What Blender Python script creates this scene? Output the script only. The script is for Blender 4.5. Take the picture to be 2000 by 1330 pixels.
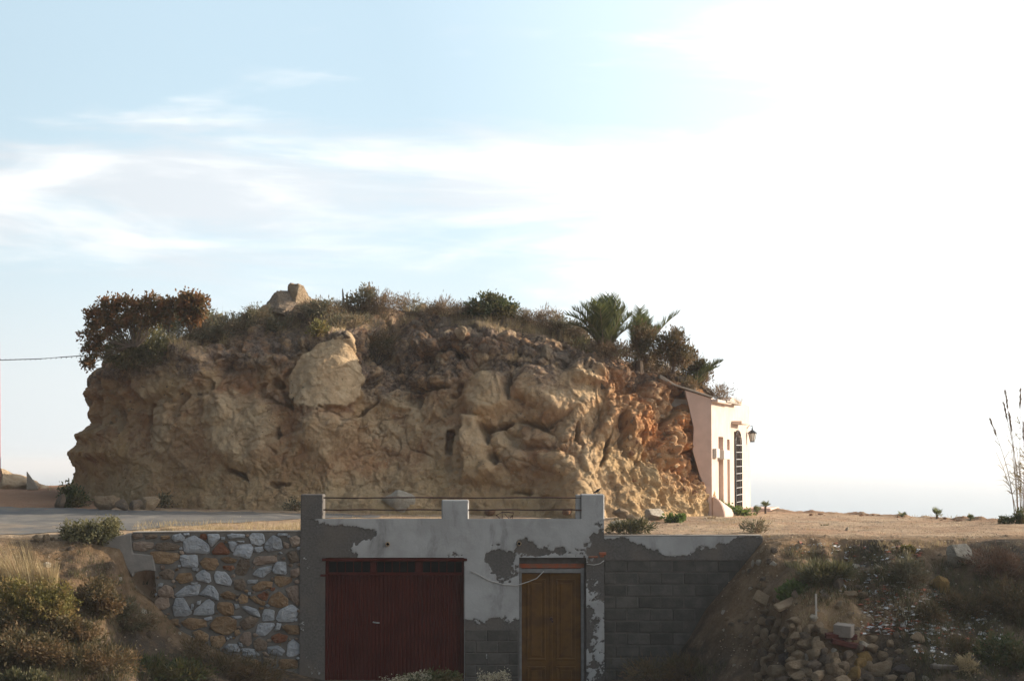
import bpy, bmesh, math, random
import numpy as np
from mathutils import Vector, Matrix, Euler
from mathutils.bvhtree import BVHTree

for o in list(bpy.data.objects):
    bpy.data.objects.remove(o)
SC = bpy.context.scene
COL = SC.collection
R = math.radians

# ------------------------------------------------------------------ camera
F = 3675.0            # focal length in pixels of a 2000 px wide frame
ZC = 1.33             # eye height above the terrace
HY = 905.0            # row of the horizon
PIT = math.atan((HY - 665.0) / F)
cam_d = bpy.data.cameras.new('camera')
cam_d.sensor_width = 36.0
cam_d.lens = 36.0 * F / 2000.0
cam_d.clip_start = 0.1
cam_d.clip_end = 90000
cam = bpy.data.objects.new('camera', cam_d)
COL.objects.link(cam)
cam.location = (0, 0, ZC)
cam.rotation_euler = (math.pi / 2 + PIT, 0, 0)
SC.camera = cam

# ------------------------------------------------------------------ light
SUN_AZ = 75.0         # degrees from the view axis (+y) towards +x
SUN_EL = 18.0
sun_vec = Vector((math.sin(R(SUN_AZ)) * math.cos(R(SUN_EL)), math.cos(R(SUN_AZ)) * math.cos(R(SUN_EL)), math.sin(R(SUN_EL))))
sl = bpy.data.lights.new('sun', 'SUN')
sl.energy = 5.0
sl.angle = R(0.6)
sl.color = (1.0, 0.86, 0.68)
so = bpy.data.objects.new('sun', sl)
COL.objects.link(so)
so.rotation_euler = sun_vec.to_track_quat('Z', 'Y').to_euler()

SC.view_settings.view_transform = 'Standard'
SC.view_settings.look = 'None'
SC.view_settings.exposure = 0.70
SC.view_settings.gamma = 1.0
SC.view_settings.use_curve_mapping = False


class NT:
    """tiny node-tree helper"""
    def __init__(self, tree):
        self.t = tree
        tree.nodes.clear()
    def n(self, typ, **kw):
        nd = self.t.nodes.new(typ)
        for k, v in kw.items():
            if k.startswith('_'):
                setattr(nd, k[1:], v)
        return nd
    def set(self, sock, v):
        if hasattr(v, 'is_linked') or hasattr(v, 'links'):
            self.t.links.new(v, sock)
        else:
            if isinstance(v, (tuple, list)) and len(v) == 3 and sock.type == 'RGBA':
                v = (*v, 1.0)
            sock.default_value = v
    def math(self, op, a, b=0.0, c=None, clamp=False):
        nd = self.n('ShaderNodeMath', _operation=op, _use_clamp=clamp)
        self.set(nd.inputs[0], a); self.set(nd.inputs[1], b)
        if c is not None: self.set(nd.inputs[2], c)
        return nd.outputs[0]
    def vmath(self, op, a, b=(0, 0, 0)):
        nd = self.n('ShaderNodeVectorMath', _operation=op)
        self.set(nd.inputs[0], a); self.set(nd.inputs[1], b)
        return nd.outputs['Value'] if op in ('DOT_PRODUCT', 'LENGTH') else nd.outputs[0]
    def mix(self, f, a, b, blend='MIX'):
        nd = self.n('ShaderNodeMix', _data_type='RGBA', _blend_type=blend)
        self.set(nd.inputs[0], f); self.set(nd.inputs[6], a); self.set(nd.inputs[7], b)
        return nd.outputs[2]
    def noise(self, vec, scale, detail=4.0, rough=0.55, dist=0.0):
        nd = self.n('ShaderNodeTexNoise')
        if vec is not None: self.set(nd.inputs['Vector'], vec)
        nd.inputs['Scale'].default_value = scale
        nd.inputs['Detail'].default_value = detail
        nd.inputs['Roughness'].default_value = rough
        nd.inputs['Distortion'].default_value = dist
        return nd.outputs['Fac']
    def voro(self, vec, scale, feature='F1', out='Distance'):
        nd = self.n('ShaderNodeTexVoronoi', _feature=feature)
        if vec is not None: self.set(nd.inputs['Vector'], vec)
        nd.inputs['Scale'].default_value = scale
        return nd.outputs[out]
    def ramp(self, f, a, b, lo=0.0, hi=1.0, smooth=True):
        nd = self.n('ShaderNodeMapRange', _interpolation_type='SMOOTHSTEP' if smooth else 'LINEAR')
        self.set(nd.inputs['Value'], f)
        nd.inputs['From Min'].default_value = a; nd.inputs['From Max'].default_value = b
        nd.inputs['To Min'].default_value = lo; nd.inputs['To Max'].default_value = hi
        return nd.outputs['Result']
    def comb(self, x, y, z):
        nd = self.n('ShaderNodeCombineXYZ')
        self.set(nd.inputs[0], x); self.set(nd.inputs[1], y); self.set(nd.inputs[2], z)
        return nd.outputs[0]
    def sep(self, v):
        nd = self.n('ShaderNodeSeparateXYZ'); self.set(nd.inputs[0], v)
        return nd.outputs
    def bump(self, h, strength, dist, normal=None):
        nd = self.n('ShaderNodeBump')
        nd.inputs['Strength'].default_value = strength
        nd.inputs['Distance'].default_value = dist
        self.set(nd.inputs['Height'], h)
        if normal is not None: self.set(nd.inputs['Normal'], normal)
        return nd.outputs[0]


# ------------------------------------------------------------------ sky: clear air, thin bands of cloud, glare round the sun
W = bpy.data.worlds.new('World'); SC.world = W; W.use_nodes = True
w = NT(W.node_tree)
sky = w.n('ShaderNodeTexSky', _sky_type='NISHITA')
sky.sun_disc = False
sky.sun_elevation = R(SUN_EL)
sky.sun_rotation = R(SUN_AZ)
sky.air_density = 1.0; sky.dust_density = 1.5; sky.ozone_density = 1.2; sky.altitude = 30
tc = w.n('ShaderNodeTexCoord')
d = w.vmath('NORMALIZE', tc.outputs['Generated'])
dx, dy, dz = w.sep(d)
az = w.math('ARCTAN2', dx, dy)
el = w.math('ARCSINE', dz)
cosang = w.vmath('DOT_PRODUCT', d, tuple(sun_vec))
glow = w.math('POWER', w.ramp(cosang, 0.25, 0.88, 0, 1, False), 1.2)
v1 = w.comb(w.math('MULTIPLY', az, 5.0), w.math('MULTIPLY', el, 21.0), 3.7)
v2 = w.comb(w.math('MULTIPLY', az, 9.0), w.math('MULTIPLY', w.math('ADD', el, w.math('MULTIPLY', az, 0.05)), 62.0), 1.2)
n1 = w.noise(v1, 1.0, 6.0, 0.55, 0.6)
n2 = w.noise(v2, 1.0, 5.0, 0.6, 0.5)
# cloud layers lie in a broad belt a few degrees above the sea
belt = w.math('MULTIPLY', w.ramp(el, 0.06, 0.12), w.ramp(el, 0.20, 0.155))
cov = w.math('ADD', w.math('MULTIPLY', n1, 0.8), w.math('MULTIPLY', n2, 0.35))
cov = w.math('ADD', cov, w.math('MULTIPLY', belt, 0.30))
cov = w.math('ADD', cov, w.math('MULTIPLY', glow, 0.55))
cmask = w.ramp(cov, 0.66, 0.92)
haze = w.ramp(el, 0.22, 0.02)
base = w.mix(w.math('MULTIPLY', haze, 0.8), sky.outputs[0], (6.2, 6.65, 6.85))
low = w.ramp(el, 0.13, 0.03)
base = w.mix(w.ramp(el, 0.22, 0.95, 0.72, 0.12), base, w.mix(low, (4.6, 5.9, 6.7), (5.7, 6.15, 6.35)))
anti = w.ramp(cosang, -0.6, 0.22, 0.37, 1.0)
shade = w.ramp(w.noise(w.comb(w.math('MULTIPLY', az, 6.0), w.math('MULTIPLY', el, 34.0), 9.1), 1.0, 5.0, 0.55, 0.6), 0.40, 0.60)
ccol = w.mix(shade, (5.35, 5.65, 5.95), (7.5, 7.5, 7.45))
col = w.mix(w.math('MULTIPLY', cmask, w.ramp(el, 0.25, 0.9, 0.88, 0.25)), base, ccol)
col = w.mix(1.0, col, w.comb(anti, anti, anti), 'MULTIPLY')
gl = w.mix(glow, (0, 0, 0), (9.0, 8.8, 8.4))
col = w.mix(1.0, col, gl, 'ADD')
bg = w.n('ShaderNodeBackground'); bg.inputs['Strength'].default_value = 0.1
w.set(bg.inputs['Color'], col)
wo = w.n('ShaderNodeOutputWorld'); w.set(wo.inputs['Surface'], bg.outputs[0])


# ------------------------------------------------------------------ helpers: projection, noise, meshes
cP, sP = math.cos(PIT), math.sin(PIT)
def at(px, py, d):
    u = (px - 1000.0) / F; v = (665.0 - py) / F
    k = d / (cP - v * sP)
    return Vector((u * k, d, ZC + (sP + v * cP) * k))
def proj(x, y, z):
    zz = z - ZC
    dep = y * cP + zz * sP
    up = -y * sP + zz * cP
    return 1000.0 + F * x / dep, 665.0 - F * up / dep
def X(px): return at(px, 1150, 35.0).x
def Z(py): return at(1000, py, 35.0).z

def _h(ix, iy, iz, seed):
    n = (ix * 374761393 + iy * 668265263 + iz * 2147483647 + seed * 1274126177) & 0xFFFFFFFF
    n = ((n ^ (n >> 13)) * 1274126177) & 0xFFFFFFFF
    n = ((n ^ (n >> 16)) * 2246822519) & 0xFFFFFFFF
    return ((n ^ (n >> 15)) & 0xFFFFFF) / float(0xFFFFFF)
def vnoise(p, seed=0):
    i = np.floor(p).astype(np.int64); f = p - i
    f = f * f * f * (f * (f * 6 - 15) + 10)
    x, y, z = i[:, 0], i[:, 1], i[:, 2]
    fx, fy, fz = f[:, 0], f[:, 1], f[:, 2]
    r = 0
    for a in (0, 1):
        wx = fx if a else 1 - fx
        for b in (0, 1):
            wy = fy if b else 1 - fy
            for c in (0, 1):
                wz = fz if c else 1 - fz
                r = r + wx * wy * wz * _h(x + a, y + b, z + c, seed)
    return r * 2 - 1
def fbm(p, oct=4, seed=0, gain=0.5, lac=2.03, ridged=False):
    s = 0; a = 1.0; t = 0
    for k in range(oct):
        v = vnoise(p * (lac ** k) + 17.3 * k, seed + k)
        if ridged: v = 1 - 2 * np.abs(v)
        s = s + a * v; t += a; a *= gain
    return s / t
def worley(p, seed=0):
    i = np.floor(p).astype(np.int64)
    f1 = np.full(len(p), 9.0); f2 = np.full(len(p), 9.0); idv = np.zeros(len(p))
    for a in (-1, 0, 1):
        for b in (-1, 0, 1):
            for c in (-1, 0, 1):
                j = i + np.array([a, b, c])
                q = np.stack([_h(j[:, 0], j[:, 1], j[:, 2], seed + k) for k in (0, 7, 13)], 1)
                dd = np.sqrt(((j + q - p) ** 2).sum(1))
                m = dd < f1
                f2 = np.where(m, f1, np.minimum(f2, dd))
                idv = np.where(m, q[:, 0], idv)
                f1 = np.where(m, dd, f1)
    return f1, f2, idv
def facets(p, seed):
    """broken-rock relief: every Voronoi cell is a tilted plane; returns height and gap to the next cell"""
    i = np.floor(p).astype(np.int64)
    f1 = np.full(len(p), 9.0); f2 = np.full(len(p), 9.0); bj = i.copy(); brel = np.zeros_like(p)
    for a in (-1, 0, 1):
        for b in (-1, 0, 1):
            for c in (-1, 0, 1):
                j = i + np.array([a, b, c])
                q = np.stack([_h(j[:, 0], j[:, 1], j[:, 2], seed + k) for k in (0, 7, 13)], 1)
                rel = p - j - q
                dd = np.sqrt((rel ** 2).sum(1))
                m = dd < f1
                f2 = np.where(m, f1, np.minimum(f2, dd))
                bj[m] = j[m]; brel[m] = rel[m]
                f1 = np.where(m, dd, f1)
    tl = np.stack([_h(bj[:, 0], bj[:, 1], bj[:, 2], seed + k) - 0.5 for k in (19, 23, 29)], 1) * 2
    h = (_h(bj[:, 0], bj[:, 1], bj[:, 2], seed + 31) - 0.5) * 0.9 + (tl * brel).sum(1)
    return h, f2 - f1
def sstep(x, a, b):
    t = np.clip((x - a) / (b - a), 0, 1)
    return t * t * (3 - 2 * t)

def mesh_np(name, verts, quads=None, tris=None, smooth=True):
    me = bpy.data.meshes.new(name)
    verts = np.asarray(verts, dtype=np.float32)
    me.vertices.add(len(verts)); me.vertices.foreach_set('co', verts.ravel())
    li = []; ls = []; tot = 0
    for fs, k in ((quads, 4), (tris, 3)):
        if fs is not None and len(fs):
            fs = np.asarray(fs, dtype=np.int32)
            li.append(fs.ravel()); ls.append(tot + np.arange(len(fs)) * k); tot += fs.size
    if li:
        li = np.concatenate(li); ls = np.concatenate(ls)
        me.loops.add(len(li)); me.loops.foreach_set('vertex_index', li)
        me.polygons.add(len(ls)); me.polygons.foreach_set('loop_start', ls.astype(np.int32))
        me.polygons.foreach_set('use_smooth', np.full(len(ls), smooth))
    me.update(calc_edges=True); me.validate()
    return me
def grid_quads(n, m, wrap=False):
    i = np.arange(n - (0 if wrap else 1)); j = np.arange(m - 1)
    I, J = np.meshgrid(i, j, indexing='ij'); I2 = (I + 1) % n
    return np.stack([I * m + J, I2 * m + J, I2 * m + J + 1, I * m + J + 1], -1).reshape(-1, 4)
def link(name, me, mat=None, parent=None, loc=None):
    o = bpy.data.objects.new(name, me)
    COL.objects.link(o)
    if me is not None and mat is not None and not me.materials: me.materials.append(mat)
    if parent is not None: o.parent = parent
    if loc is not None: o.location = loc
    return o
def tag(o, label=None, cat=None, group=None, kind=None):
    if label: o['label'] = label
    if cat: o['category'] = cat
    if group: o['group'] = group
    if kind: o['kind'] = kind
    return o
def empty(name, loc=(0, 0, 0), label=None, cat=None, group=None):
    o = bpy.data.objects.new(name, None); COL.objects.link(o); o.location = loc
    o.empty_display_size = 0.2
    return tag(o, label, cat, group)
def local(o, parent):
    """child built in world coordinates: keep it in place under its parent"""
    o.parent = parent
    o.matrix_parent_inverse = Matrix.Translation(-parent.location)
    return o

class MB:
    def __init__(self): self.v = []; self.f = []
    def box(self, x0, x1, y0, y1, z0, z1):
        b = len(self.v)
        self.v += [(x0, y0, z0), (x1, y0, z0), (x1, y1, z0), (x0, y1, z0), (x0, y0, z1), (x1, y0, z1), (x1, y1, z1), (x0, y1, z1)]
        self.f += [tuple(b + k for k in q) for q in ((0, 3, 2, 1), (4, 5, 6, 7), (0, 1, 5, 4), (1, 2, 6, 5), (2, 3, 7, 6), (3, 0, 4, 7))]
        return self
    def tube(self, pts, r0, r1=None, n=6):
        r1 = r0 if r1 is None else r1
        pts = [Vector(p) for p in pts]; b = len(self.v)
        for i, p in enumerate(pts):
            t = (pts[min(i + 1, len(pts) - 1)] - pts[max(i - 1, 0)]).normalized()
            a = t.orthogonal().normalized(); c = t.cross(a)
            r = r0 + (r1 - r0) * i / max(1, len(pts) - 1)
            for k in range(n):
                w_ = 2 * math.pi * k / n
                self.v.append(tuple(p + a * (r * math.cos(w_)) + c * (r * math.sin(w_))))
        for i in range(len(pts) - 1):
            for k in range(n):
                k2 = (k + 1) % n
                self.f.append((b + i * n + k, b + i * n + k2, b + (i + 1) * n + k2, b + (i + 1) * n + k))
        self.f.append(tuple(b + k for k in reversed(range(n))))
        e = b + (len(pts) - 1) * n
        self.f.append(tuple(e + k for k in range(n)))
        return self
    def poly_prism(self, pts2, fn, d0, d1):
        """pts2: outline; fn(a,b,d)->world; prism between d0 and d1"""
        b = len(self.v); n = len(pts2)
        for d_ in (d0, d1):
            for a_, b_ in pts2: self.v.append(tuple(fn(a_, b_, d_)))
        self.f.append(tuple(b + k for k in range(n)))
        self.f.append(tuple(b + n + k for k in reversed(range(n))))
        for k in range(n):
            k2 = (k + 1) % n
            self.f.append((b + k, b + n + k, b + n + k2, b + k2))
        return self
    def build(self, name, mat, parent=None, smooth=False, bevel=0.0, world=True):
        me = bpy.data.meshes.new(name); me.from_pydata(self.v, [], self.f)
        bm = bmesh.new(); bm.from_mesh(me)
        bmesh.ops.recalc_face_normals(bm, faces=bm.faces)
        if bevel > 0:
            bmesh.ops.bevel(bm, geom=list(bm.edges), offset=bevel, segments=1, profile=0.5, affect='EDGES', clamp_overlap=True)
        bm.to_mesh(me); bm.free()
        for p in me.polygons: p.use_smooth = smooth
        me.materials.append(mat)
        o = bpy.data.objects.new(name, me); COL.objects.link(o)
        if parent is not None:
            local(o, parent) if world else setattr(o, 'parent', parent)
        return o

# ------------------------------------------------------------------ materials
MATS = {}
def mat(name, build):
    if name in MATS: return MATS[name]
    m = bpy.data.materials.new(name); m.use_nodes = True
    t = NT(m.node_tree)
    bs = t.n('ShaderNodeBsdfPrincipled'); out = t.n('ShaderNodeOutputMaterial')
    t.set(out.inputs['Surface'], bs.outputs[0])
    bs.inputs['Roughness'].default_value = 0.9
    bs.inputs['Specular IOR Level'].default_value = 0.25
    build(t, bs, out)
    MATS[name] = m
    return m
def P(t): return t.n('ShaderNodeNewGeometry').outputs['Position']
def OBJ(t): return t.n('ShaderNodeTexCoord').outputs['Object']
def RND(t): return t.n('ShaderNodeObjectInfo').outputs['Random']
def ISL(t): return t.n('ShaderNodeNewGeometry').outputs['Random Per Island']

def m_simple(name, c1, c2=None, scale=8, rough=0.85, bump=0.0, bdist=0.01, bscale=40, spec=0.25, metal=0.0, rnd=0.0):
    def b(t, bs, out):
        p = OBJ(t)
        c = c1
        if c2 is not None:
            c = t.mix(t.ramp(t.noise(p, scale, 5, 0.6), 0.32, 0.68), c1, c2)
        if rnd:
            hs = t.n('ShaderNodeHueSaturation')
            t.set(hs.inputs['Value'], t.ramp(RND(t), 0, 1, 1 - rnd, 1 + rnd, False)); t.set(hs.inputs['Color'], c)
            c = hs.outputs[0]
        t.set(bs.inputs['Base Color'], c)
        bs.inputs['Roughness'].default_value = rough
        bs.inputs['Specular IOR Level'].default_value = spec
        bs.inputs['Metallic'].default_value = metal
        if bump: t.set(bs.inputs['Normal'], t.bump(t.noise(p, bscale, 6, 0.65), bump, bdist))
    return mat(name, b)

def m_leaf(name, c1, c2, c3=None, trans=0.35):
    def b(t, bs, out):
        r = ISL(t)
        c = t.mix(t.ramp(r, 0.1, 0.9), c1, c2)
        if c3 is not None:
            c = t.mix(t.ramp(t.noise(OBJ(t), 3.5, 3, 0.6), 0.45, 0.62), c, c3)
        t.set(bs.inputs['Base Color'], c)
        bs.inputs['Roughness'].default_value = 0.65
        tr = t.n('ShaderNodeBsdfTranslucent'); t.set(tr.inputs['Color'], c)
        mx = t.n('ShaderNodeMixShader'); mx.inputs[0].default_value = trans
        t.set(mx.inputs[1], bs.outputs[0]); t.set(mx.inputs[2], tr.outputs[0])
        t.set(out.inputs['Surface'], mx.outputs[0])
    return mat(name, b)

def _rock(t, bs, out):
    p = P(t)
    at_ = t.n('ShaderNodeAttribute', _attribute_name='zones')
    pale, orange, lichen = t.sep(at_.outputs['Vector'])
    sand = at_.outputs['Alpha']
    n_big = t.noise(p, 0.45, 5, 0.6, 0.4); n_mid = t.noise(p, 2.2, 6, 0.65, 0.3); n_f = t.noise(p, 14, 6, 0.7)
    c = t.mix(t.ramp(n_big, 0.36, 0.64), (0.42, 0.22, 0.11), (0.70, 0.475, 0.27))
    c = t.mix(t.ramp(n_mid, 0.48, 0.66, 0, 0.85), c, (0.36, 0.18, 0.09))
    c = t.mix(t.ramp(t.noise(p, 1.3, 5, 0.65, 0.6), 0.54, 0.7, 0, 0.6), c, (0.32, 0.21, 0.145))
    c = t.mix(t.ramp(t.noise(p, 0.75, 6, 0.62, 0.5), 0.50, 0.60, 0, 0.7), c, t.mix(n_f, (0.60, 0.43, 0.25), (0.76, 0.57, 0.36)))
    yel = t.ramp(t.noise(p, 0.9, 4, 0.55, 0.5), 0.52, 0.68, 0, 0.5)
    c = t.mix(yel, c, (0.56, 0.36, 0.16))
    c = t.mix(t.math('MULTIPLY', orange, t.ramp(n_mid, 0.3, 0.66, 0.25, 1)), c, (0.60, 0.26, 0.10))
    c = t.mix(t.math('MULTIPLY', pale, 0.85), c, t.mix(t.ramp(n_mid, 0.35, 0.65), (0.74, 0.56, 0.35), (0.62, 0.435, 0.255)))
    c = t.mix(t.math('MULTIPLY', sand, 0.8), c, t.mix(n_mid, (0.52, 0.36, 0.185), (0.62, 0.45, 0.25)))
    lm = t.math('MULTIPLY', lichen, t.ramp(t.noise(p, 3.4, 6, 0.7, 0.3), 0.33, 0.58, 0.12, 1.0))
    c = t.mix(lm, c, t.mix(t.ramp(n_f, 0.35, 0.65), (0.15, 0.105, 0.08), (0.31, 0.225, 0.165)))
    c = t.mix(t.ramp(n_f, 0.52, 0.75, 0, 0.35), c, (0.50, 0.40, 0.28))
    c = t.mix(t.ramp(n_f, 0.46, 0.24, 0, 0.45), c, (0.20, 0.125, 0.07))
    grit_v = t.voro(t.vmath('ADD', p, t.comb(t.math('MULTIPLY', n_f, 0.12), t.math('MULTIPLY', n_mid, 0.1), 0.0)), 13.0)
    grit = t.math('MULTIPLY', t.ramp(grit_v, 0.34, 0.2), t.ramp(t.noise(p, 1.7, 5, 0.65, 0.3), 0.5, 0.62))
    c = t.mix(t.math('MULTIPLY', grit, 0.55), c, (0.66, 0.50, 0.34))
    pit = t.math('MULTIPLY', t.ramp(t.voro(p, 7.0), 0.16, 0.08), t.ramp(t.noise(p, 1.1, 4, 0.6), 0.5, 0.6))
    c = t.mix(t.math('MULTIPLY', pit, 0.7), c, (0.16, 0.095, 0.05))
    t.set(bs.inputs['Base Color'], c)
    bs.inputs['Roughness'].default_value = 0.95
    bs.inputs['Specular IOR Level'].default_value = 0.12
    v = t.voro(t.vmath('ADD', p, t.comb(n_mid, n_f, n_big)), 5.0, 'F1')
    h = t.math('ADD', t.math('MULTIPLY', t.noise(p, 6, 8, 0.74, 0.3), 0.7), t.math('ADD', t.math('MULTIPLY', v, -0.22), t.math('SUBTRACT', t.math('MULTIPLY', grit, 0.18), t.math('MULTIPLY', pit, 0.35))))
    h2 = t.noise(p, 38, 6, 0.7)
    b1 = t.bump(h, 0.9, 0.2)
    t.set(bs.inputs['Normal'], t.bump(h2, 0.75, 0.045, b1))
M_ROCK = mat('sandstone', _rock)

def m_stone(name, c1, c2, c3):
    def b(t, bs, out):
        p = OBJ(t); r = RND(t)
        pp = t.vmath('ADD', p, t.comb(t.math('MULTIPLY', r, 40.0), r, 0.0))
        c = t.mix(t.ramp(t.noise(pp, 2.0, 5, 0.6), 0.35, 0.65), c1, c2)
        c = t.mix(t.ramp(t.noise(pp, 9, 6, 0.7), 0.5, 0.75, 0, 0.7), c, c3)
        hs = t.n('ShaderNodeHueSaturation')
        t.set(hs.inputs['Value'], t.ramp(r, 0, 1, 0.74, 1.26, False)); t.set(hs.inputs['Color'], c)
        t.set(bs.inputs['Base Color'], hs.outputs[0])
        bs.inputs['Roughness'].default_value = 0.92
        b1 = t.bump(t.noise(pp, 4, 8, 0.72, 0.2), 0.9, 0.25)
        t.set(bs.inputs['Normal'], t.bump(t.noise(pp, 30, 5, 0.7), 0.5, 0.02, b1))
    return mat(name, b)
M_STONE_TAN = m_stone('tan stone', (0.48, 0.35, 0.22), (0.37, 0.25, 0.15), (0.58, 0.45, 0.31))
M_STONE_LICHEN = m_stone('lichen stone', (0.27, 0.195, 0.13), (0.19, 0.145, 0.11), (0.36, 0.27, 0.18))
M_STONE_RED = m_stone('red stone', (0.40, 0.20, 0.10), (0.31, 0.16, 0.085), (0.46, 0.29, 0.16))
M_STONE_PALE = m_stone('pale stone', (0.66, 0.58, 0.47), (0.55, 0.46, 0.35), (0.72, 0.65, 0.56))
M_STONE_DARK = m_stone('dark stone', (0.10, 0.085, 0.08), (0.15, 0.12, 0.10), (0.2, 0.16, 0.13))
M_STONE_YELLOW = m_stone('yellow stone', (0.46, 0.28, 0.09), (0.36, 0.21, 0.075), (0.52, 0.36, 0.16))

def _ground(t, bs, out):
    p = P(t)
    at_ = t.n('ShaderNodeAttribute', _attribute_name='zones')
    soil, dark, red = t.sep(at_.outputs['Vector'])
    nb = t.noise(p, 0.5, 5, 0.6, 0.3); nm = t.noise(p, 3.0, 6, 0.65); nf = t.noise(p, 22, 6, 0.7)
    c = t.mix(t.ramp(nb, 0.35, 0.65), (0.30, 0.20, 0.125), (0.40, 0.29, 0.19))
    c = t.mix(t.ramp(nm, 0.5, 0.72, 0, 0.7), c, (0.24, 0.145, 0.085))
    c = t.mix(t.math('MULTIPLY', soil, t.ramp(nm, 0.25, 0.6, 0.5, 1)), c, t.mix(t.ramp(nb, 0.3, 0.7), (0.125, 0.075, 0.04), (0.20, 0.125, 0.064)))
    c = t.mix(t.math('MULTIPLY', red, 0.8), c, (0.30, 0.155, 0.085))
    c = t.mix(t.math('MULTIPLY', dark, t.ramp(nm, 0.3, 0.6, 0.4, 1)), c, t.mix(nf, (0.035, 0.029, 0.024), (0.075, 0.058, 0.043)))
    c = t.mix(t.ramp(nf, 0.54, 0.74, 0, 0.35), c, (0.40, 0.31, 0.22))
    c = t.mix(t.ramp(nf, 0.45, 0.28, 0, 0.5), c, (0.15, 0.095, 0.06))
    t.set(bs.inputs['Base Color'], c)
    bs.inputs['Roughness'].default_value = 0.95
    bs.inputs['Specular IOR Level'].default_value = 0.1
    b1 = t.bump(t.noise(p, 5, 7, 0.7), 0.6, 0.10)
    t.set(bs.inputs['Normal'], t.bump(t.math('ADD', nf, t.math('MULTIPLY', t.voro(p, 16), -0.5)), 0.7, 0.03, b1))
M_GROUND = mat('earth', _ground)

def _road(t, bs, out):
    p = P(t)
    nb = t.noise(p, 0.9, 5, 0.6); nf = t.noise(p, 45, 5, 0.7)
    c = t.mix(t.ramp(nb, 0.4, 0.66), (0.105, 0.10, 0.095), (0.165, 0.15, 0.13))
    c = t.mix(t.ramp(t.noise(p, 0.35, 4, 0.6), 0.5, 0.7, 0, 0.7), c, (0.25, 0.19, 0.13))
    c = t.mix(t.ramp(nf, 0.55, 0.72, 0, 0.5), c, (0.25, 0.23, 0.21))
    t.set(bs.inputs['Base Color'], c)
    bs.inputs['Roughness'].default_value = 0.9
    t.set(bs.inputs['Normal'], t.bump(nf, 0.6, 0.015))
M_ROAD = mat('worn asphalt', _road)

def _sea(t, bs, out):
    p = P(t)
    bs.inputs['Base Color'].default_value = (0.10, 0.17, 0.21, 1)
    bs.inputs['Roughness'].default_value = 0.28
    bs.inputs['IOR'].default_value = 1.33
    bs.inputs['Specular IOR Level'].default_value = 0.5
    t.set(bs.inputs['Normal'], t.bump(t.noise(t.vmath('MULTIPLY', p, (0.05, 0.16, 1.0)), 1.0, 6, 0.65), 0.35, 1.2))
M_SEA = mat('sea water', _sea)

def _plaster(t, bs, out):
    p = P(t)
    pl = t.n('ShaderNodeAttribute', _attribute_name='plaster').outputs['Fac']
    nb = t.noise(p, 1.4, 5, 0.6); nf = t.noise(p, 26, 6, 0.7)
    streak = t.noise(t.vmath('MULTIPLY', p, (7.0, 1.0, 0.7)), 1.0, 5, 0.65)
    white = t.mix(t.ramp(nb, 0.35, 0.68), (0.41, 0.395, 0.375), (0.32, 0.305, 0.288))
    white = t.mix(t.ramp(streak, 0.5, 0.72, 0, 0.45), white, (0.33, 0.31, 0.285))
    cem = t.mix(t.ramp(nf, 0.35, 0.65), (0.082, 0.073, 0.065), (0.125, 0.112, 0.10))
    cem = t.mix(t.ramp(nb, 0.45, 0.7, 0, 0.7), cem, (0.15, 0.12, 0.095))
    m_ = t.ramp(t.math('ADD', pl, t.math('MULTIPLY', t.math('SUBTRACT', nf, 0.5), 0.5)), 0.42, 0.52)
    c = t.mix(m_, cem, white)
    c = t.mix(t.ramp(t.noise(t.vmath('MULTIPLY', p, (2.2, 1.0, 0.8)), 1.0, 6, 0.7, 0.4), 0.5, 0.72, 0, 0.5), c, (0.085, 0.078, 0.07))
    t.set(bs.inputs['Base Color'], c)
    b1 = t.bump(nf, 0.45, 0.012)
    t.set(bs.inputs['Normal'], t.bump(m_, 0.8, 0.008, b1))
M_PLASTER = mat('peeling plaster', _plaster)
M_CEMENT = m_simple('grey cement', (0.082, 0.073, 0.065), (0.125, 0.112, 0.10), 5, 0.95, 0.5, 0.01, 35)
M_BLOCK = m_simple('concrete block', (0.06, 0.055, 0.048), (0.098, 0.088, 0.075), 4, 0.95, 0.6, 0.012, 30, rnd=0.2)
M_MORTAR = m_simple('dark mortar', (0.125, 0.11, 0.094), (0.18, 0.16, 0.138), 6, 0.95, 0.6, 0.015, 30)
M_JOINT = m_simple('smeared joint mortar', (0.064, 0.058, 0.05), (0.105, 0.092, 0.078), 3, 0.95, 0.6, 0.015, 30)
M_CRUST = m_simple('cement crust', (0.20, 0.18, 0.16), (0.26, 0.23, 0.20), 4, 0.95, 0.5, 0.02, 18)
M_REDPAINT = m_simple('oxide red paint', (0.05, 0.006, 0.0045), (0.074, 0.011, 0.007), 3, 0.75, 0.15, 0.004, 50, spec=0.08)
M_REDDARK = m_simple('faded red paint', (0.085, 0.013, 0.009), (0.06, 0.010, 0.008), 6, 0.8, spec=0.08)
M_VOID = m_simple('dark unlit glass and bore shade', (0.004, 0.004, 0.005), rough=0.5, spec=0.05)
M_OCHRE = m_simple('ochre varnished wood', (0.135, 0.062, 0.014), (0.085, 0.04, 0.012), 5, 0.75, 0.3, 0.004, 60, spec=0.08)
M_FRAME = m_simple('grey frame paint', (0.21, 0.20, 0.19), (0.16, 0.15, 0.14), 10, 0.85)
M_BRICKRED = m_simple('orange brick', (0.36, 0.085, 0.035), (0.22, 0.10, 0.06), 8, 0.95, 0.5, 0.01, 30)
M_RUST = m_simple('rusty iron', (0.07, 0.028, 0.018), (0.035, 0.018, 0.014), 20, 0.85)
M_STEEL = m_simple('dull steel', (0.33, 0.32, 0.31), (0.24, 0.23, 0.22), 20, 0.5, metal=0.6)
M_BLACK = m_simple('black iron', (0.012, 0.012, 0.012), rough=0.5)
M_WIRE = m_simple('pale cable', (0.45, 0.42, 0.38), rough=0.7)
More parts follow.
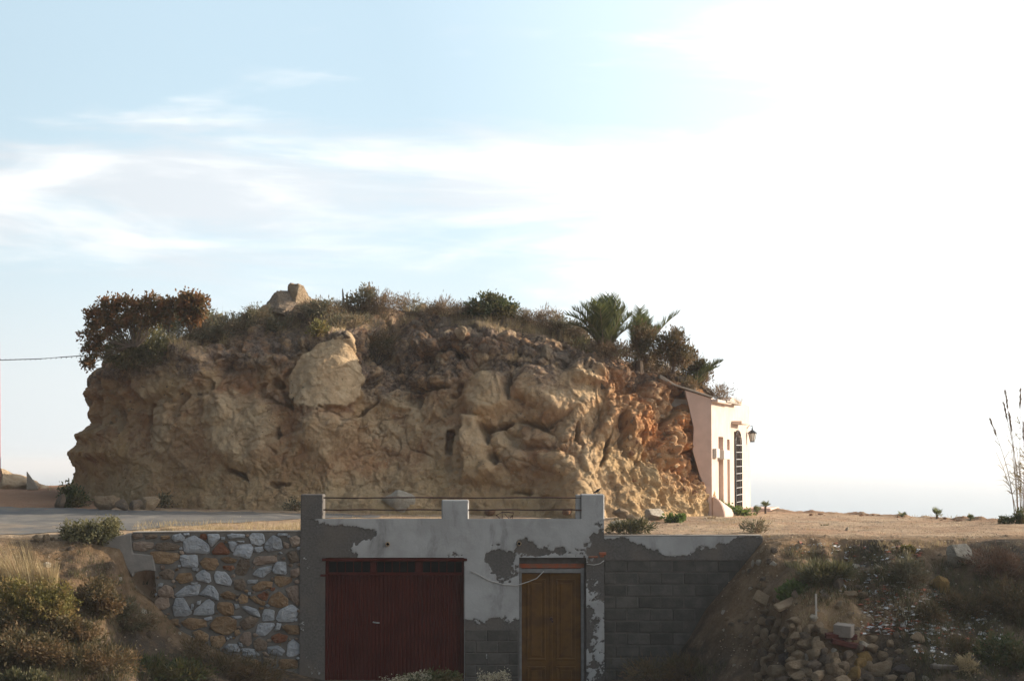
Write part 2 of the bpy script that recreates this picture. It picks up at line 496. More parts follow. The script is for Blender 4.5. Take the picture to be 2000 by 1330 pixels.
M_CABLE = m_simple('dark cable', (0.05, 0.045, 0.045), rough=0.7)
M_HOUSE = m_simple('pink limewash', (0.57, 0.42, 0.35), (0.50, 0.365, 0.30), 3, 0.92, 0.25, 0.01, 30)
M_HOUSE_W = m_simple('cream limewash', (0.55, 0.44, 0.37), (0.48, 0.38, 0.315), 3, 0.92, 0.25, 0.01, 30)
M_SLABC = m_simple('weathered concrete', (0.36, 0.32, 0.27), (0.27, 0.235, 0.20), 5, 0.95, 0.5, 0.02, 20)
M_OLDBLOCK = m_simple('old block', (0.22, 0.185, 0.15), (0.29, 0.24, 0.20), 6, 0.95, 0.6, 0.02, 20)
M_BOX = m_simple('grey plastic', (0.45, 0.42, 0.38), rough=0.6)
M_GLASS = m_simple('lamp glass', (0.55, 0.55, 0.5), rough=0.2, spec=0.5)
M_WOOD = m_simple('weathered wood', (0.15, 0.125, 0.10), (0.10, 0.082, 0.066), 12, 0.95)
M_STAKE = m_simple('pale stake wood', (0.50, 0.44, 0.38), (0.42, 0.36, 0.30), 12, 0.9)
M_POLE = m_simple('pinkish pole paint', (0.42, 0.24, 0.22), (0.36, 0.20, 0.18), 4, 0.8)
M_BOARDRED = m_simple('red painted board', (0.11, 0.03, 0.022), (0.075, 0.025, 0.02), 9, 0.85)
M_BIRD = m_simple('dark feathers', (0.018, 0.017, 0.018), (0.03, 0.028, 0.03), 30, 0.8)
M_BARK = m_simple('bark', (0.085, 0.06, 0.042), (0.13, 0.095, 0.07), 14, 0.95)
M_TWIG = m_simple('pale twig', (0.19, 0.14, 0.10), (0.26, 0.20, 0.14), 14, 0.95)

L_RUSSET = m_leaf('russet leaf', (0.10, 0.08, 0.032), (0.19, 0.105, 0.045), (0.24, 0.11, 0.045), 0.42)
L_OLIVE = m_leaf('olive leaf', (0.15, 0.14, 0.062), (0.23, 0.20, 0.095), (0.10, 0.10, 0.05), 0.38)
L_GREY = m_leaf('grey green leaf', (0.13, 0.125, 0.075), (0.20, 0.17, 0.10), (0.22, 0.155, 0.09), 0.33)
L_DARK = m_leaf('dark green leaf', (0.05, 0.068, 0.025), (0.10, 0.11, 0.04), (0.13, 0.105, 0.04), 0.35)
L_CONIF = m_leaf('dark brown green leaf', (0.08, 0.068, 0.033), (0.135, 0.10, 0.048), (0.17, 0.105, 0.05), 0.35)
L_DRY = m_leaf('dry twig leaf', (0.20, 0.135, 0.08), (0.29, 0.205, 0.12), (0.14, 0.095, 0.06), 0.25)
L_STRAW = m_leaf('straw', (0.34, 0.25, 0.13), (0.46, 0.36, 0.20), None, 0.3)
L_GREEN = m_leaf('fresh green leaf', (0.075, 0.115, 0.025), (0.13, 0.17, 0.045), None, 0.4)
L_GRASS = m_leaf('dull grass', (0.07, 0.075, 0.035), (0.14, 0.12, 0.055), None, 0.35)
L_YELLOW = m_leaf('yellow green leaf', (0.20, 0.165, 0.045), (0.14, 0.13, 0.04), (0.24, 0.165, 0.06), 0.35)
L_PALM = m_leaf('date palm leaflet', (0.065, 0.085, 0.03), (0.15, 0.155, 0.05), None, 0.4)
L_PALMDRY = m_leaf('dry palm leaflet', (0.22, 0.17, 0.10), (0.30, 0.24, 0.15), None, 0.4)
L_FAN = m_leaf('fan palm leaf', (0.08, 0.10, 0.045), (0.15, 0.16, 0.07), None, 0.4)
L_REED = m_leaf('reed leaf', (0.17, 0.16, 0.06), (0.27, 0.21, 0.10), None, 0.4)
L_PLUME = m_leaf('reed plume', (0.17, 0.13, 0.10), (0.25, 0.20, 0.16), None, 0.3)
L_REDDISH = m_leaf('reddish dry leaf', (0.19, 0.10, 0.06), (0.25, 0.145, 0.085), (0.12, 0.075, 0.05), 0.3)
L_FLOWER = m_leaf('pale flower', (0.40, 0.34, 0.22), (0.5, 0.45, 0.33), None, 0.3)

# ------------------------------------------------------------------ ground
HWP = [-12, 0, 150, 235, 262, 300, 350, 450, 560, 640, 1180, 1300, 1340, 1380, 1440, 1490, 1540, 2100]
HWZ = [-.06, -.06, -.1, -.25, -1.0, -1.25, -1.75, -2.25, -2.6, -2.85, -2.9, -2.6, -2.0, -1.35, -.7, -.12, -.05, -.05]
HWX = [X(p_) for p_ in HWP]
def ground_z(x, y):
    """height of the land (numpy arrays)"""
    p = np.stack([x, y, np.zeros_like(x)], 1)
    slope = np.interp(x, [-6, 3], [0.02, 0.0])
    ter = slope * np.maximum(y - 35, 0)
    ter = ter + 0.20 * sstep(x, -9.5, -14) * sstep(y, 42, 52)
    ter = ter + 0.035 * fbm(p * 0.5, 3, 5) + 0.03 * fbm(p * 2.2, 4, 6) + 0.014 * fbm(p * 7.0, 3, 7)
    ter = ter + 0.16 * np.exp(-((x - 4.0) / 2.2) ** 2 - ((y - 42.2) / 1.6) ** 2)     # scree foot of the mound
    # seaward edge of the plateau
    ye = np.interp(x, [-14, -11, 4, 6.8, 9.0, 11.6, 16], [58, 60, 61, 53.5, 49.0, 44.0, 41.0]) + 0.5 * fbm(p * 0.7, 3, 8)
    drop = np.maximum(y - ye, 0)
    ter = ter - np.minimum(drop * 0.75 + 0.2 * np.minimum(drop, 1), 30.7)
    lip = 0.10 * np.exp(-((y - ye + 0.4) / 0.35) ** 2) * sstep(x, 5.5, 7) * (0.5 + 0.8 * fbm(p * 3.0, 3, 31))
    ter = ter + lip
    # the bank in front of the walls
    hw = np.interp(x, HWX, HWZ)
    g = np.interp(x, [X(-50), X(200), X(300), X(560), X(640), X(1180), X(1350), X(1500), X(2000)], [.62, .60, .5, .3, .1, .1, .5, .52, .5])
    shf = np.clip(np.maximum(sstep(x, X(230), X(150)), sstep(x, X(1490), X(1570))), 0, 1) * 0.9 * np.clip(0.45 + fbm(np.stack([x * 0.7, x * 0, x * 0], 1), 4, 14, 0.6), 0, 1.2)
    dd = np.maximum(35.0 - shf - y, 0)
    fr = hw - g * dd * (0.55 + 0.45 * np.clip(dd / 1.5, 0, 1))
    floor = np.interp(y, [-120, -60, -4, 2, 22, 26], [9.5, 8.5, -0.3, -0.4, -2.9, -2.95])  # unseen hillside added behind the camera to dim the light on the fronts
    k = 0.35
    fr = floor + np.where(fr - floor > 3, fr - floor, k * np.log1p(np.exp(np.clip((fr - floor) / k, -30, 30))))
    side = np.clip(np.maximum(sstep(x, X(640), X(420)), sstep(x, X(1180), X(1420))), 0, 1)
    rough = side * sstep(dd, 0.0, 0.6) * sstep(y, 24, 27)
    f1, f2, _ = worley(p * 2.6, 3)
    fr = fr + rough * (0.26 * fbm(p * 0.9, 4, 11) + 0.14 * fbm(p * 3.2, 5, 12, 0.6) + 0.10 * (0.5 - f1))
    sh = 1.7 * np.exp(-(((x - X(279)) / 0.24) ** 4))
    bx1 = sstep(x, X(1470), X(1500)) * sstep(x, X(1740), X(1690))
    fr = fr + 0.55 * bx1 * sstep(y + 0.12 * fbm(p * 1.5, 2, 15), 31.15, 31.75) * sstep(y, 33.9, 32.7)
    wstep = sstep(y - sh, 35.16, 35.26)
    hump = 2.6 * sstep(x, 11.6, 14.5) * sstep(y, 37.0, 35.2) * sstep(y, 18, 24)      # unseen rise added out of frame to shade the right bank
    return fr * (1 - wstep) + ter * wstep + hump

def axis(*segs):
    out = []
    for a, b, n in segs: out.append(np.linspace(a, b, n, endpoint=False))
    return np.concatenate(out)
gx = axis((-900, -60, 12), (-60, -14, 60), (-14, 14, 470), (14, 60, 60), (60, 901, 13))
gy = axis((-120, 0, 8), (0, 24, 40), (24, 29, 40), (29, 35.1, 125), (35.1, 35.3, 6), (35.3, 46, 190), (46, 60, 130), (60, 75, 40), (75, 140, 14))
GX, GY = np.meshgrid(gx, gy, indexing='ij')
gxf, gyf = GX.ravel(), GY.ravel()
gzf = ground_z(gxf, gyf)
me = mesh_np('ground', np.stack([gxf, gyf, gzf], 1), grid_quads(len(gx), len(gy)))
zc = np.zeros((len(gxf), 4), dtype=np.float32)
gp = np.stack([gxf, gyf, gzf], 1)
bank = (gyf < 35.2)
zc[:, 0] = np.where(bank, 1.0, 0.0)
nn = fbm(gp * 0.8, 4, 41)
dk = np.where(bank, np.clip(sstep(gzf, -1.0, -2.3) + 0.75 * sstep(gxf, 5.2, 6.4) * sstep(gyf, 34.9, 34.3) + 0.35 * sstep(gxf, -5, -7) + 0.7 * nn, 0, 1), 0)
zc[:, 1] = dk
zc[:, 2] = np.clip(sstep(gxf, -9.2, -11) * sstep(gyf, 40, 46) + 0.5 * sstep(nn, 0.1, 0.5) * (gxf > 3) * (~bank), 0, 1)
a_ = me.attributes.new('zones', 'FLOAT_COLOR', 'POINT'); a_.data.foreach_set('color', zc.ravel())
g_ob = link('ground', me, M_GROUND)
tag(g_ob, 'sandy plateau and earth banks around the walls', kind='structure')

# sea
sx = np.array([-40000, -3000, -400, -60, 60, 400, 3000, 40000.0]); sy = np.array([66, 120, 300, 900, 3000, 12000, 45000.0])
SX, SY = np.meshgrid(sx, sy, indexing='ij')
sea = link('sea', mesh_np('sea', np.stack([SX.ravel(), SY.ravel(), np.full(SX.size, -30.0)], 1), grid_quads(len(sx), len(sy))), M_SEA)
tag(sea, 'pale hazy sea beyond the plateau edge', kind='structure')

hz = MB(); hz.box(-42000, 42000, -200, 46000, -32.0, 12.0)
def _haze(t, bs, out):
    t.t.links.remove(out.inputs['Surface'].links[0])
    v = t.n('ShaderNodeVolumePrincipled')
    v.inputs['Color'].default_value = (0.96, 0.97, 1.0, 1); v.inputs['Density'].default_value = 0.0004; v.inputs['Anisotropy'].default_value = 0.3
    t.set(out.inputs['Volume'], v.outputs[0])
hz_o = hz.build('haze', mat('sea haze', _haze)); tag(hz_o, kind='stuff')

# worn road on the left, a ragged strip lying on the ground
n1, n2 = 140, 40
u_ = np.linspace(0, 1, n1); v_ = np.linspace(0, 1, n2)
U, V = np.meshgrid(u_, v_, indexing='ij')
rx = -17 + U * 14.0
near = np.interp(rx, [-17, -9, -7.5, -6, -5, -3], [35.0, 35.5, 36.6, 39.0, 41.0, 43.2])
far = np.interp(rx, [-17, -11, -9, -7, -5, -3], [46.5, 46.0, 45.2, 44.6, 44.3, 44.0])
jn = 0.35 * fbm(np.stack([rx.ravel() * 1.3, V.ravel() * 0, np.zeros(rx.size)], 1), 4, 77).reshape(rx.shape)
ry = near + jn + (far - near) * V
rz = ground_z(rx.ravel(), ry.ravel()) + 0.012
road = link('road', mesh_np('road', np.stack([rx.ravel(), ry.ravel(), rz], 1), grid_quads(n1, n2)), M_ROAD)
tag(road, 'worn grey road curving past the foot of the mound', kind='structure')

# ------------------------------------------------------------------ the rock mound
CXM, CYM = -2.5, 51.0
BASE = [(152, 53.0), (165, 50.6), (205, 49.0), (300, 47.4), (450, 46.1), (650, 45.4), (900, 45.1), (1075, 44.2), (1130, 43.4), (1185, 43.1), (1260, 43.9), (1330, 45.3), (1386, 47.1)]
base_xy = [(at(p_, HY, d_).x, d_) for p_, d_ in BASE] + [(5.0, 48.0), (5.1, 50.5), (5.2, 54.0), (4.6, 57.5), (1.0, 59.5), (-5, 60.0), (-9.5, 58.5), (-12.0, 55.8)]
RIM = [(172, 53.0, 752), (185, 51.0, 742), (230, 49.4, 712), (300, 48.3, 690), (400, 47.5, 690), (500, 47.0, 690), (590, 46.7, 668), (665, 46.5, 660), (720, 47.3, 712), (790, 47.2, 690),
       (860, 46.9, 652), (950, 46.8, 650), (1050, 46.6, 672), (1140, 46.4, 700), (1220, 46.6, 722), (1290, 47.1, 744), (1345, 47.7, 760)]
rim_xyz = [tuple(at(p_, y_, d_)) for p_, d_, y_ in RIM] + [(4.6, 48.9, 3.5), (4.5, 53.0, 3.9), (3.7, 56.5, 3.9), (0.5, 58.0, 3.4), (-5, 58.5, 3.4), (-9, 57, 3.4), (-11.3, 55.3, 3.4)]
def th_of(x, y): return (math.atan2(y - CYM, x - CXM) - math.pi * 0.92) % (2 * math.pi)
def polar_curve(pts, k):
    rows = sorted((th_of(p_[0], p_[1]), math.hypot(p_[0] - CXM, p_[1] - CYM), p_[2] if len(p_) > 2 else 0.0) for p_ in pts)
    th = np.array([r_[0] for r_ in rows]); val = np.array([r_[1 + k] for r_ in rows])
    return np.concatenate([th - 2 * math.pi, th, th + 2 * math.pi]), np.concatenate([val] * 3)
NF, NB, NTC, NTT = 1020, 130, 215, 150
th_l, th_r = th_of(*base_xy[0]), th_of(5.0, 48.0)
th = np.concatenate([np.linspace(th_l, th_r, NF, endpoint=False), np.linspace(th_r, th_l + 2 * math.pi, NB, endpoint=False)])
def smooth1(a, k):
    ker = np.hanning(2 * k + 3)[1:-1]; ker /= ker.sum()
    return np.convolve(np.concatenate([a[-k:], a, a[:k]]), ker, 'valid')
rb = smooth1(np.interp(th, *polar_curve(base_xy, 0)), 14)
rr = smooth1(np.interp(th, *polar_curve(rim_xyz, 0)), 14)
zr = smooth1(np.interp(th, *polar_curve(rim_xyz, 1)), 12)
SKY = [(100, 740), (165, 725), (205, 698), (260, 672), (330, 652), (450, 628), (520, 608), (610, 603), (700, 604), (800, 602), (900, 608), (1000, 619), (1100, 641), (1180, 666), (1250, 690), (1300, 708), (1380, 752), (1440, 786), (1560, 830)]
sky_x = [at(p_, y_, 50.0).x for p_, y_ in SKY]; sky_z = [at(p_, y_, 50.0).z for p_, y_ in SKY]
ct, st = np.cos(th + math.pi * 0.92), np.sin(th + math.pi * 0.92)
# cliff rows
t1 = np.linspace(0, 1, NTC, endpoint=False)
prof = t1 ** 0.75                                  # talus foot, then steep
T1 = t1[None, :]
pxb = 1000 + F * (CXM + ct * rb) / (CYM + st * rb)
fl_th = (sstep(pxb, 1080, 1240) * (st < 0.2))[:, None]
lean = np.where(T1 < 0.16, T1 / 0.16 * 0.32, 0.32 + (T1 - 0.16) / 0.84 * 0.68)
lean = lean * (1 - fl_th) + fl_th * (0.15 * lean + 0.85 * T1 ** 0.85)
r1 = rb[:, None] + (rr - rb)[:, None] * lean
bx = CXM + ct * rb; by = CYM + st * rb
zb = ground_z(bx, by) - 0.12
z1 = zb[:, None] + (zr - zb)[:, None] * (T1 ** 1.02)
x1 = CXM + ct[:, None] * r1; y1 = CYM + st[:, None] * r1
# top rows
t2 = np.linspace(0, 1, NTT) ** 1.15
T2 = t2[None, :]
r2 = rr[:, None] * (1 - 0.992 * T2)
x2 = CXM + ct[:, None] * r2; y2 = CYM + st[:, None] * r2
Hs = np.interp(x2, sky_x, sky_z) - 0.02 * np.maximum(y2 - 51, 0) ** 2
wt = sstep(rr[:, None] * 0.992 * T2, 0.0, 3.6) ** 0.8
z2 = zr[:, None] * (1 - wt) + Hs * wt
VX = np.concatenate([x1, x2], 1); VY = np.concatenate([y1, y2], 1); VZ = np.concatenate([z1, z2], 1)
NM = NTC + NTT
def normals(Vx, Vy, Vz):
    Pn = np.stack([Vx, Vy, Vz], -1)
    du = np.roll(Pn, -1, 0) - np.roll(Pn, 1, 0)
    dv = np.gradient(Pn, axis=1)
    n = np.cross(du, dv)
    n /= np.linalg.norm(n, axis=-1, keepdims=True) + 1e-9
    return n
N0 = normals(VX, VY, VZ)
for _ in range(6):
    N0 = (np.roll(N0, 2, 0) + np.roll(N0, -2, 0) + N0) / 3
    N0[:, 2:-2] = (N0[:, 4:] + N0[:, :-4] + N0[:, 2:-2]) / 3
N0 /= np.linalg.norm(N0, axis=-1, keepdims=True)
p0 = np.stack([VX.ravel(), VY.ravel(), VZ.ravel()], 1)
px0, py0 = proj(p0[:, 0], p0[:, 1], p0[:, 2])
tt = np.concatenate([np.repeat(T1, len(th), 0), 1 + np.repeat(T2, len(th), 0)], 1).ravel()
front = (p0[:, 1] < 51.5)
wob = 17 * fbm(p0 * 1.5, 5, 90, 0.6); wob2 = 17 * fbm(p0 * 1.5, 5, 95, 0.6)
ppx, ppy = px0 + wob, py0 + wob2
def ell(cx, cy, rx, ry, rot=0.0, soft=0.25, dome=False):
    c, s = math.cos(R(rot)), math.sin(R(rot))
    u = ((ppx - cx) * c + (ppy - cy) * s) / rx; v = (-(ppx - cx) * s + (ppy - cy) * c) / ry
    q = np.sqrt(u * u + v * v)
    if dome: return np.sqrt(np.clip(1 - q * q, 0, 1)) * front
    return sstep(q, 1.0, 1.0 - soft) * front
def poly(pts, soft=10.0):
    inside = np.zeros(len(ppx), bool); dist = np.full(len(ppx), 1e9)
    n = len(pts)
    for i in range(n):
        (xa, ya), (xb, yb) = pts[i], pts[(i + 1) % n]
        cnd = ((ya > ppy) != (yb > ppy)) & (ppx < (xb - xa) * (ppy - ya) / ((yb - ya) or 1e-6) + xa)
        inside ^= cnd
        L2 = (xb - xa) ** 2 + (yb - ya) ** 2
        k = np.clip(((ppx - xa) * (xb - xa) + (ppy - ya) * (yb - ya)) / L2, 0, 1)
        dist = np.minimum(dist, np.hypot(ppx - xa - k * (xb - xa), ppy - ya - k * (yb - ya)))
    return np.where(inside, sstep(dist, 0, soft), 0) * front
slabA = poly([(556, 748), (578, 700), (612, 676), (648, 655), (668, 642), (684, 668), (690, 700), (706, 742), (700, 780), (668, 800), (620, 806), (584, 800), (560, 775)], 6)
slabA_t = sstep(py0, 640, 800)
bB = ell(955, 772, 68, 54, 8, 0.45)
bC = np.maximum(ell(1095, 772, 92, 54, 12, 0.4), ell(1060, 760, 60, 40, 0, 0.4))
pilD = poly([(890, 805), (950, 815), (962, 850), (985, 900), (980, 940), (940, 960), (905, 950), (898, 890)], 18)
low1 = ell(480, 840, 90, 85, 0, 0.5); low2 = ell(640, 850, 70, 60, 0, 0.6); blkG = poly([(262, 700), (330, 680), (410, 690), (425, 740), (380, 775), (300, 790), (268, 770)], 16)
bH = ell(1235, 830, 28, 70, -12, dome=True); bI = ell(1190, 800, 22, 60, 10, dome=True)
bJ = ell(1160, 740, 60, 35, 25, 0.5)
lobes = np.zeros(len(ppx))
for cx, cy, ax, ay, ro in ((985, 868, 26, 18, 50), (1012, 892, 30, 18, 40), (1040, 848, 22, 18, 20), (1068, 852, 24, 20, 0), (1104, 855, 26, 30, 0), (1132, 870, 20, 26, 10),
                           (1010, 835, 20, 14, 0), (1128, 832, 16, 22, -20), (975, 925, 30, 26, 0), (1085, 905, 40, 22, 15), (430, 800, 24, 40, 10), (330, 830, 30, 55, 10),
                           (520, 700, 40, 16, -15), (610, 630, 34, 18, -10), (470, 705, 30, 16, 0), (800, 740, 26, 16, 10), (860, 740, 26, 18, 0), (770, 780, 30, 16, 0),
                           (1270, 930, 16, 40, -20), (1310, 880, 18, 36, -20), (1290, 790, 24, 40, -25), (1150, 900, 18, 36, -20)):
    lobes = np.maximum(lobes, ell(cx, cy, ax, ay, ro, dome=True))
cav = np.zeros(len(ppx))
for cx, cy, ax, ay, ro, a_m in ((953, 852, 8, 26, -10, 1.0), (975, 838, 34, 7, -14, .9), (1060, 822, 60, 6, -8, .8), (1133, 862, 5, 26, -8, .9), (970, 895, 12, 20, -30, .9), (545, 752, 8, 14, -20, .9),
                                (560, 782, 7, 20, -35, .8), (545, 850, 6, 16, 5, .7), (495, 690, 16, 7, -30, .8), (575, 672, 16, 8, -40, .7), (462, 920, 32, 5, 25, .8), (545, 945, 14, 6, 10, .6),
                                (690, 700, 7, 30, -15, .8), (830, 760, 40, 7, -5, .7), (900, 700, 16, 7, 20, .7), (760, 705, 22, 24, 0, .5),
                                (1255, 880, 6, 40, -15, .9), (1215, 850, 6, 50, -8, .7), (1185, 880, 5, 40, 12, .6), (1330, 900, 6, 40, -15, .7), (1290, 960, 7, 30, -20, .7), (720, 800, 30, 5, -30, .5),
                                (300, 800, 7, 40, 10, .6), (370, 790, 10, 30, 20, .5), (240, 820, 10, 40, 5, .5), (1000, 760, 9, 30, 10, .7), (1020, 960, 20, 5, 10, .4)):
    cav = np.maximum(cav, a_m * ell(cx, cy, ax * 1.15, ay * 1.15, ro, 0.6))
niche = (sstep(np.abs(px0 + 0.4 * wob - 881), 11.5, 8.5) * sstep(py0, 842, 850) * sstep(py0, 896, 888)) * front
nichet = ell(881, 905, 16, 30, 0, 0.8)
rim_d = tt                                        # <1 cliff, >1 top
upper = sstep(rim_d, 0.72, 1.0)
flank = sstep(px0, 1150, 1260) * front
sandy = sstep(rim_d + 0.10 * fbm(p0 * 0.8, 3, 61) - 0.20 * sstep(px0, 1120, 1200) * sstep(px0, 1330, 1260), 0.42, 0.12)
leftend = sstep(px0, 330, 200)
# broad forms
disp = 0.42 * fbm(p0 * 0.33, 3, 21) + 0.26 * fbm(p0 * 0.85, 4, 22)
dsm = np.clip(slabA + 0.8 * bB + 0.7 * bC * (1 - flank) + 0.8 * pilD + 0.5 * low1 + 0.5 * blkG, 0, 1)     # smooth faces
q = p0 + 0.25 * np.stack([fbm(p0 * 1.3, 3, s_) for s_ in (51, 52, 53)], 1)
hA, eA = facets(q * np.array([0.8, 0.8, 1.05]), 61)
hB, eB = facets(q * np.array([2.0, 2.0, 2.6]), 62)
hC, eC = facets(q * np.array([4.6, 4.6, 5.6]), 63)
bl = 0.30 * hA - 0.14 * np.exp(-eA * 14); bl2 = 0.125 * hB - 0.06 * np.exp(-eB * 10); bl3 = 0.052 * hC - 0.02 * np.exp(-eC * 9)
rubble = np.clip(0.42 + 0.75 * upper + 0.6 * flank * (1 - sandy) + 0.30 * leftend + 1.0 * fbm(p0 * 0.55, 3, 64), 0.10, 1.15)
crust = np.clip(0.30 + 0.70 * sstep(rim_d + 0.14 * fbm(p0 * 0.5, 3, 66), 0.42, 0.66) + 0.7 * flank, 0, 1)
rubble = rubble * (1 - 0.85 * dsm) * (1 - 0.75 * sandy) * crust
disp = disp + rubble * (bl + bl2 + bl3) + (1 - rubble) * 0.35 * (bl2 + bl3) * (1 - 0.8 * dsm)
disp = disp + 0.13 * fbm(p0 * 1.7, 6, 25, 0.6) * (1 - 0.7 * dsm) * (0.5 + 0.5 * crust) + 0.022 * fbm(p0 * 3.5, 5, 23, ridged=True) * (1 - 0.65 * dsm) + 0.022 * fbm(p0 * 11, 3, 24) * (1 - 0.5 * dsm)
# gullies run down the sandy foot, stronger on the flank
pg = np.stack([p0[:, 0] + 0.55 * p0[:, 2], p0[:, 1], p0[:, 2]], 1)
gul = fbm(pg * np.array([1.5, 1.5, 0.4]), 5, 71, 0.55, ridged=True)
gul2 = fbm(pg * np.array([4.5, 4.5, 0.9]), 4, 72, ridged=True)
disp = disp + (0.17 * gul * flank + 0.035 * gul) * (tt < 1.0) * (1 - 0.6 * dsm) + (0.07 * flank + 0.012) * gul2 * (tt < 1.0) * (1 - 0.7 * dsm)
disp = disp + slabA * (0.20 - 0.05 * slabA_t) + 0.10 * ell(640, 840, 90, 60, 0, 0.9) + 0.34 * bB + 0.26 * bC + 0.36 * pilD + 0.25 * low1 + 0.15 * low2 + 0.32 * blkG + 0.36 * bH + 0.28 * bI + 0.3 * bJ
disp = disp + 0.20 * lobes
wq = p0 + 0.5 * np.stack([fbm(p0 * 0.9, 3, s_) for s_ in (151, 152, 153)], 1)
nzc = fbm(p0 * 0.6, 2, 158)
cr1 = np.clip(1 - np.abs(fbm(wq * np.array([0.7, 0.7, 0.9]), 3, 155)) / 0.035, 0, 1)
pits = np.clip((fbm(p0 * 2.4, 3, 157) - 0.42) / 0.2, 0, 1)
disp = disp - (0.08 * cr1 * (nzc > 0.0) + 0.20 * pits * crust) * (1 - 0.75 * dsm) * (1 - 0.6 * sandy)
disp = disp - 0.58 * cav - 0.16 * nichet
disp = disp - 0.30 * ell(735, 672, 45, 34, 0, 0.8) - 0.16 * ell(780, 880, 130, 60, 0, 0.9)
disp = disp - 0.20 * ell(1045, 850, 75, 40, 0, 0.5)
# left end: overhanging noses
for cx, cy, ax, ay, am in ((180, 768, 40, 16, .34), (172, 852, 40, 14, .36), (168, 886, 40, 18, .40), (190, 735, 40, 12, .22), (175, 812, 40, 20, .12)):
    disp = disp + am * np.exp(-((py0 - cy) / ay) ** 2) * sstep(px0, 300, 170) * (p0[:, 1] < 55)
disp = np.where(tt < 0.05, disp * (tt / 0.05), disp)
top_soft = sstep(tt, 1.05, 1.3)
disp = disp * (1 - 0.45 * top_soft)
pole = sstep(tt, 1.8, 1.95)
disp = disp * (1 - pole)
Nf = N0.reshape(-1, 3)
Pm = p0 + Nf * disp[:, None]
Pm[:, 1] += niche * 0.55
# fine erosion along the displaced surface
Nm = normals(Pm[:, 0].reshape(VX.shape), Pm[:, 1].reshape(VX.shape), Pm[:, 2].reshape(VX.shape)).reshape(-1, 3)
fine = 0.035 * fbm(Pm * 7, 4, 81, 0.6) * (1 - 0.5 * dsm) * (1 - pole)
Pm = Pm + Nm * fine[:, None]
mq = grid_quads(len(th), NM, wrap=True)
me = mesh_np('rock_mound', Pm, mq)
zc = np.zeros((len(Pm), 4), dtype=np.float32)
nz = fbm(p0 * 1.2, 4, 84)
zc[:, 0] = np.clip(slabA + 0.5 * bB + 0.85 * low1 + 0.35 * bC + 0.5 * pilD + 0.85 * low2 + 0.45 * ell(340, 860, 70, 80, 0, 0.8) + 0.5 * ell(820, 800, 90, 40, 0, 0.8) + 0.5 * lobes * (1 - upper), 0, 1)
zc[:, 1] = np.clip((flank * 0.95 + 0.25 * sstep(nz, 0.15, 0.5) + 0.35 * ell(720, 900, 90, 50, 0, 0.9)) * (1 - 0.55 * sandy) * (1 - 0.6 * zc[:, 0]), 0, 1)
lich = sstep(rim_d + 0.16 * nz + 0.13 * sstep(px0, 680, 780) * sstep(px0, 1200, 1080), 0.80, 0.99) + 0.5 * blkG * sstep(ppy, 765, 730) + 0.6 * ell(250, 720, 80, 30) + 0.7 * ell(820, 715, 140, 36, 0, 0.8)
zc[:, 2] = np.clip(lich * (1 - 0.9 * slabA) * (1 - 0.7 * bB * sstep(ppy, 735, 750)), 0, 1)
zc[:, 3] = np.clip(sandy * (0.55 + 0.45 * flank), 0, 1)
a_ = me.attributes.new('zones', 'FLOAT_COLOR', 'POINT'); a_.data.foreach_set('color', zc.ravel())
mound = link('rock_mound', me, M_ROCK)
tag(mound, 'big flat-topped mound of eroded tan sandstone', kind='structure')

# rays from the eye find where things stand
bvh_m = BVHTree.FromPolygons(Pm.tolist(), mq.tolist())
sel = (gp[:, 0] > -30) & (gp[:, 0] < 30) & (gp[:, 1] > 20) & (gp[:, 1] < 80)
gqf = grid_quads(len(gx), len(gy)); gqf = gqf[sel[gqf].all(1)]
bvh_g = BVHTree.FromPolygons(gp.tolist(), gqf.tolist())
EYE = Vector((0, 0, ZC))
def hit(px, py, which='both', default=45.0):
    dr = (at(px, py, 10.0) - EYE).normalized(); best = None
    for nm, bv in (('m', bvh_m), ('g', bvh_g)):
        if which not in ('both', nm): continue
        r_ = bv.ray_cast(EYE, dr)
        if r_[0] is not None and (best is None or r_[3] < best[1]): best = (r_[0], r_[3], r_[1])
    if best is None: return at(px, py, default), Vector((0, -0.5, 0.85))
    return best[0], best[2]
def ground_h(x, y):
    return float(ground_z(np.array([x]), np.array([y]))[0])

# ------------------------------------------------------------------ stones: shared lumpy meshes
def rock_mesh(name, seed, sub=3, facets=15, squash=(1, 1, 1), rough=0.20, boxy=0.8):
    bm = bmesh.new(); bmesh.ops.create_icosphere(bm, subdivisions=sub, radius=1.0)
    v = np.array([tuple(q_.co) for q_ in bm.verts]); rng = np.random.default_rng(seed)
    v = np.sign(v) * np.abs(v) ** boxy; v /= np.abs(v).max()
    for _ in range(facets):
        n = rng.normal(size=3); n /= np.linalg.norm(n); dd = rng.uniform(0.42, 0.84)
        s = v @ n; over = np.maximum(s - dd, 0)
        v = v - np.outer(over * 0.92, n)
    v = v * (1 + rough * fbm(v * 1.7 + seed * 3.1, 5, seed, 0.6)[:, None])
    v = v * np.array(squash)
    v /= np.abs(v).max(0)
    for q_, c in zip(bm.verts, v): q_.co = c
    me = bpy.data.meshes.new(name); bm.to_mesh(me); bm.free()
    for p_ in me.polygons: p_.use_smooth = True
    return me
ROCKS = {}
def rock_var(k, m, sub=2):
    key = (k, m.name, sub)
    if key not in ROCKS:
        me_ = rock_mesh('stone', 100 + k, sub); me_.materials.append(m); ROCKS[key] = me_
    return ROCKS[key]
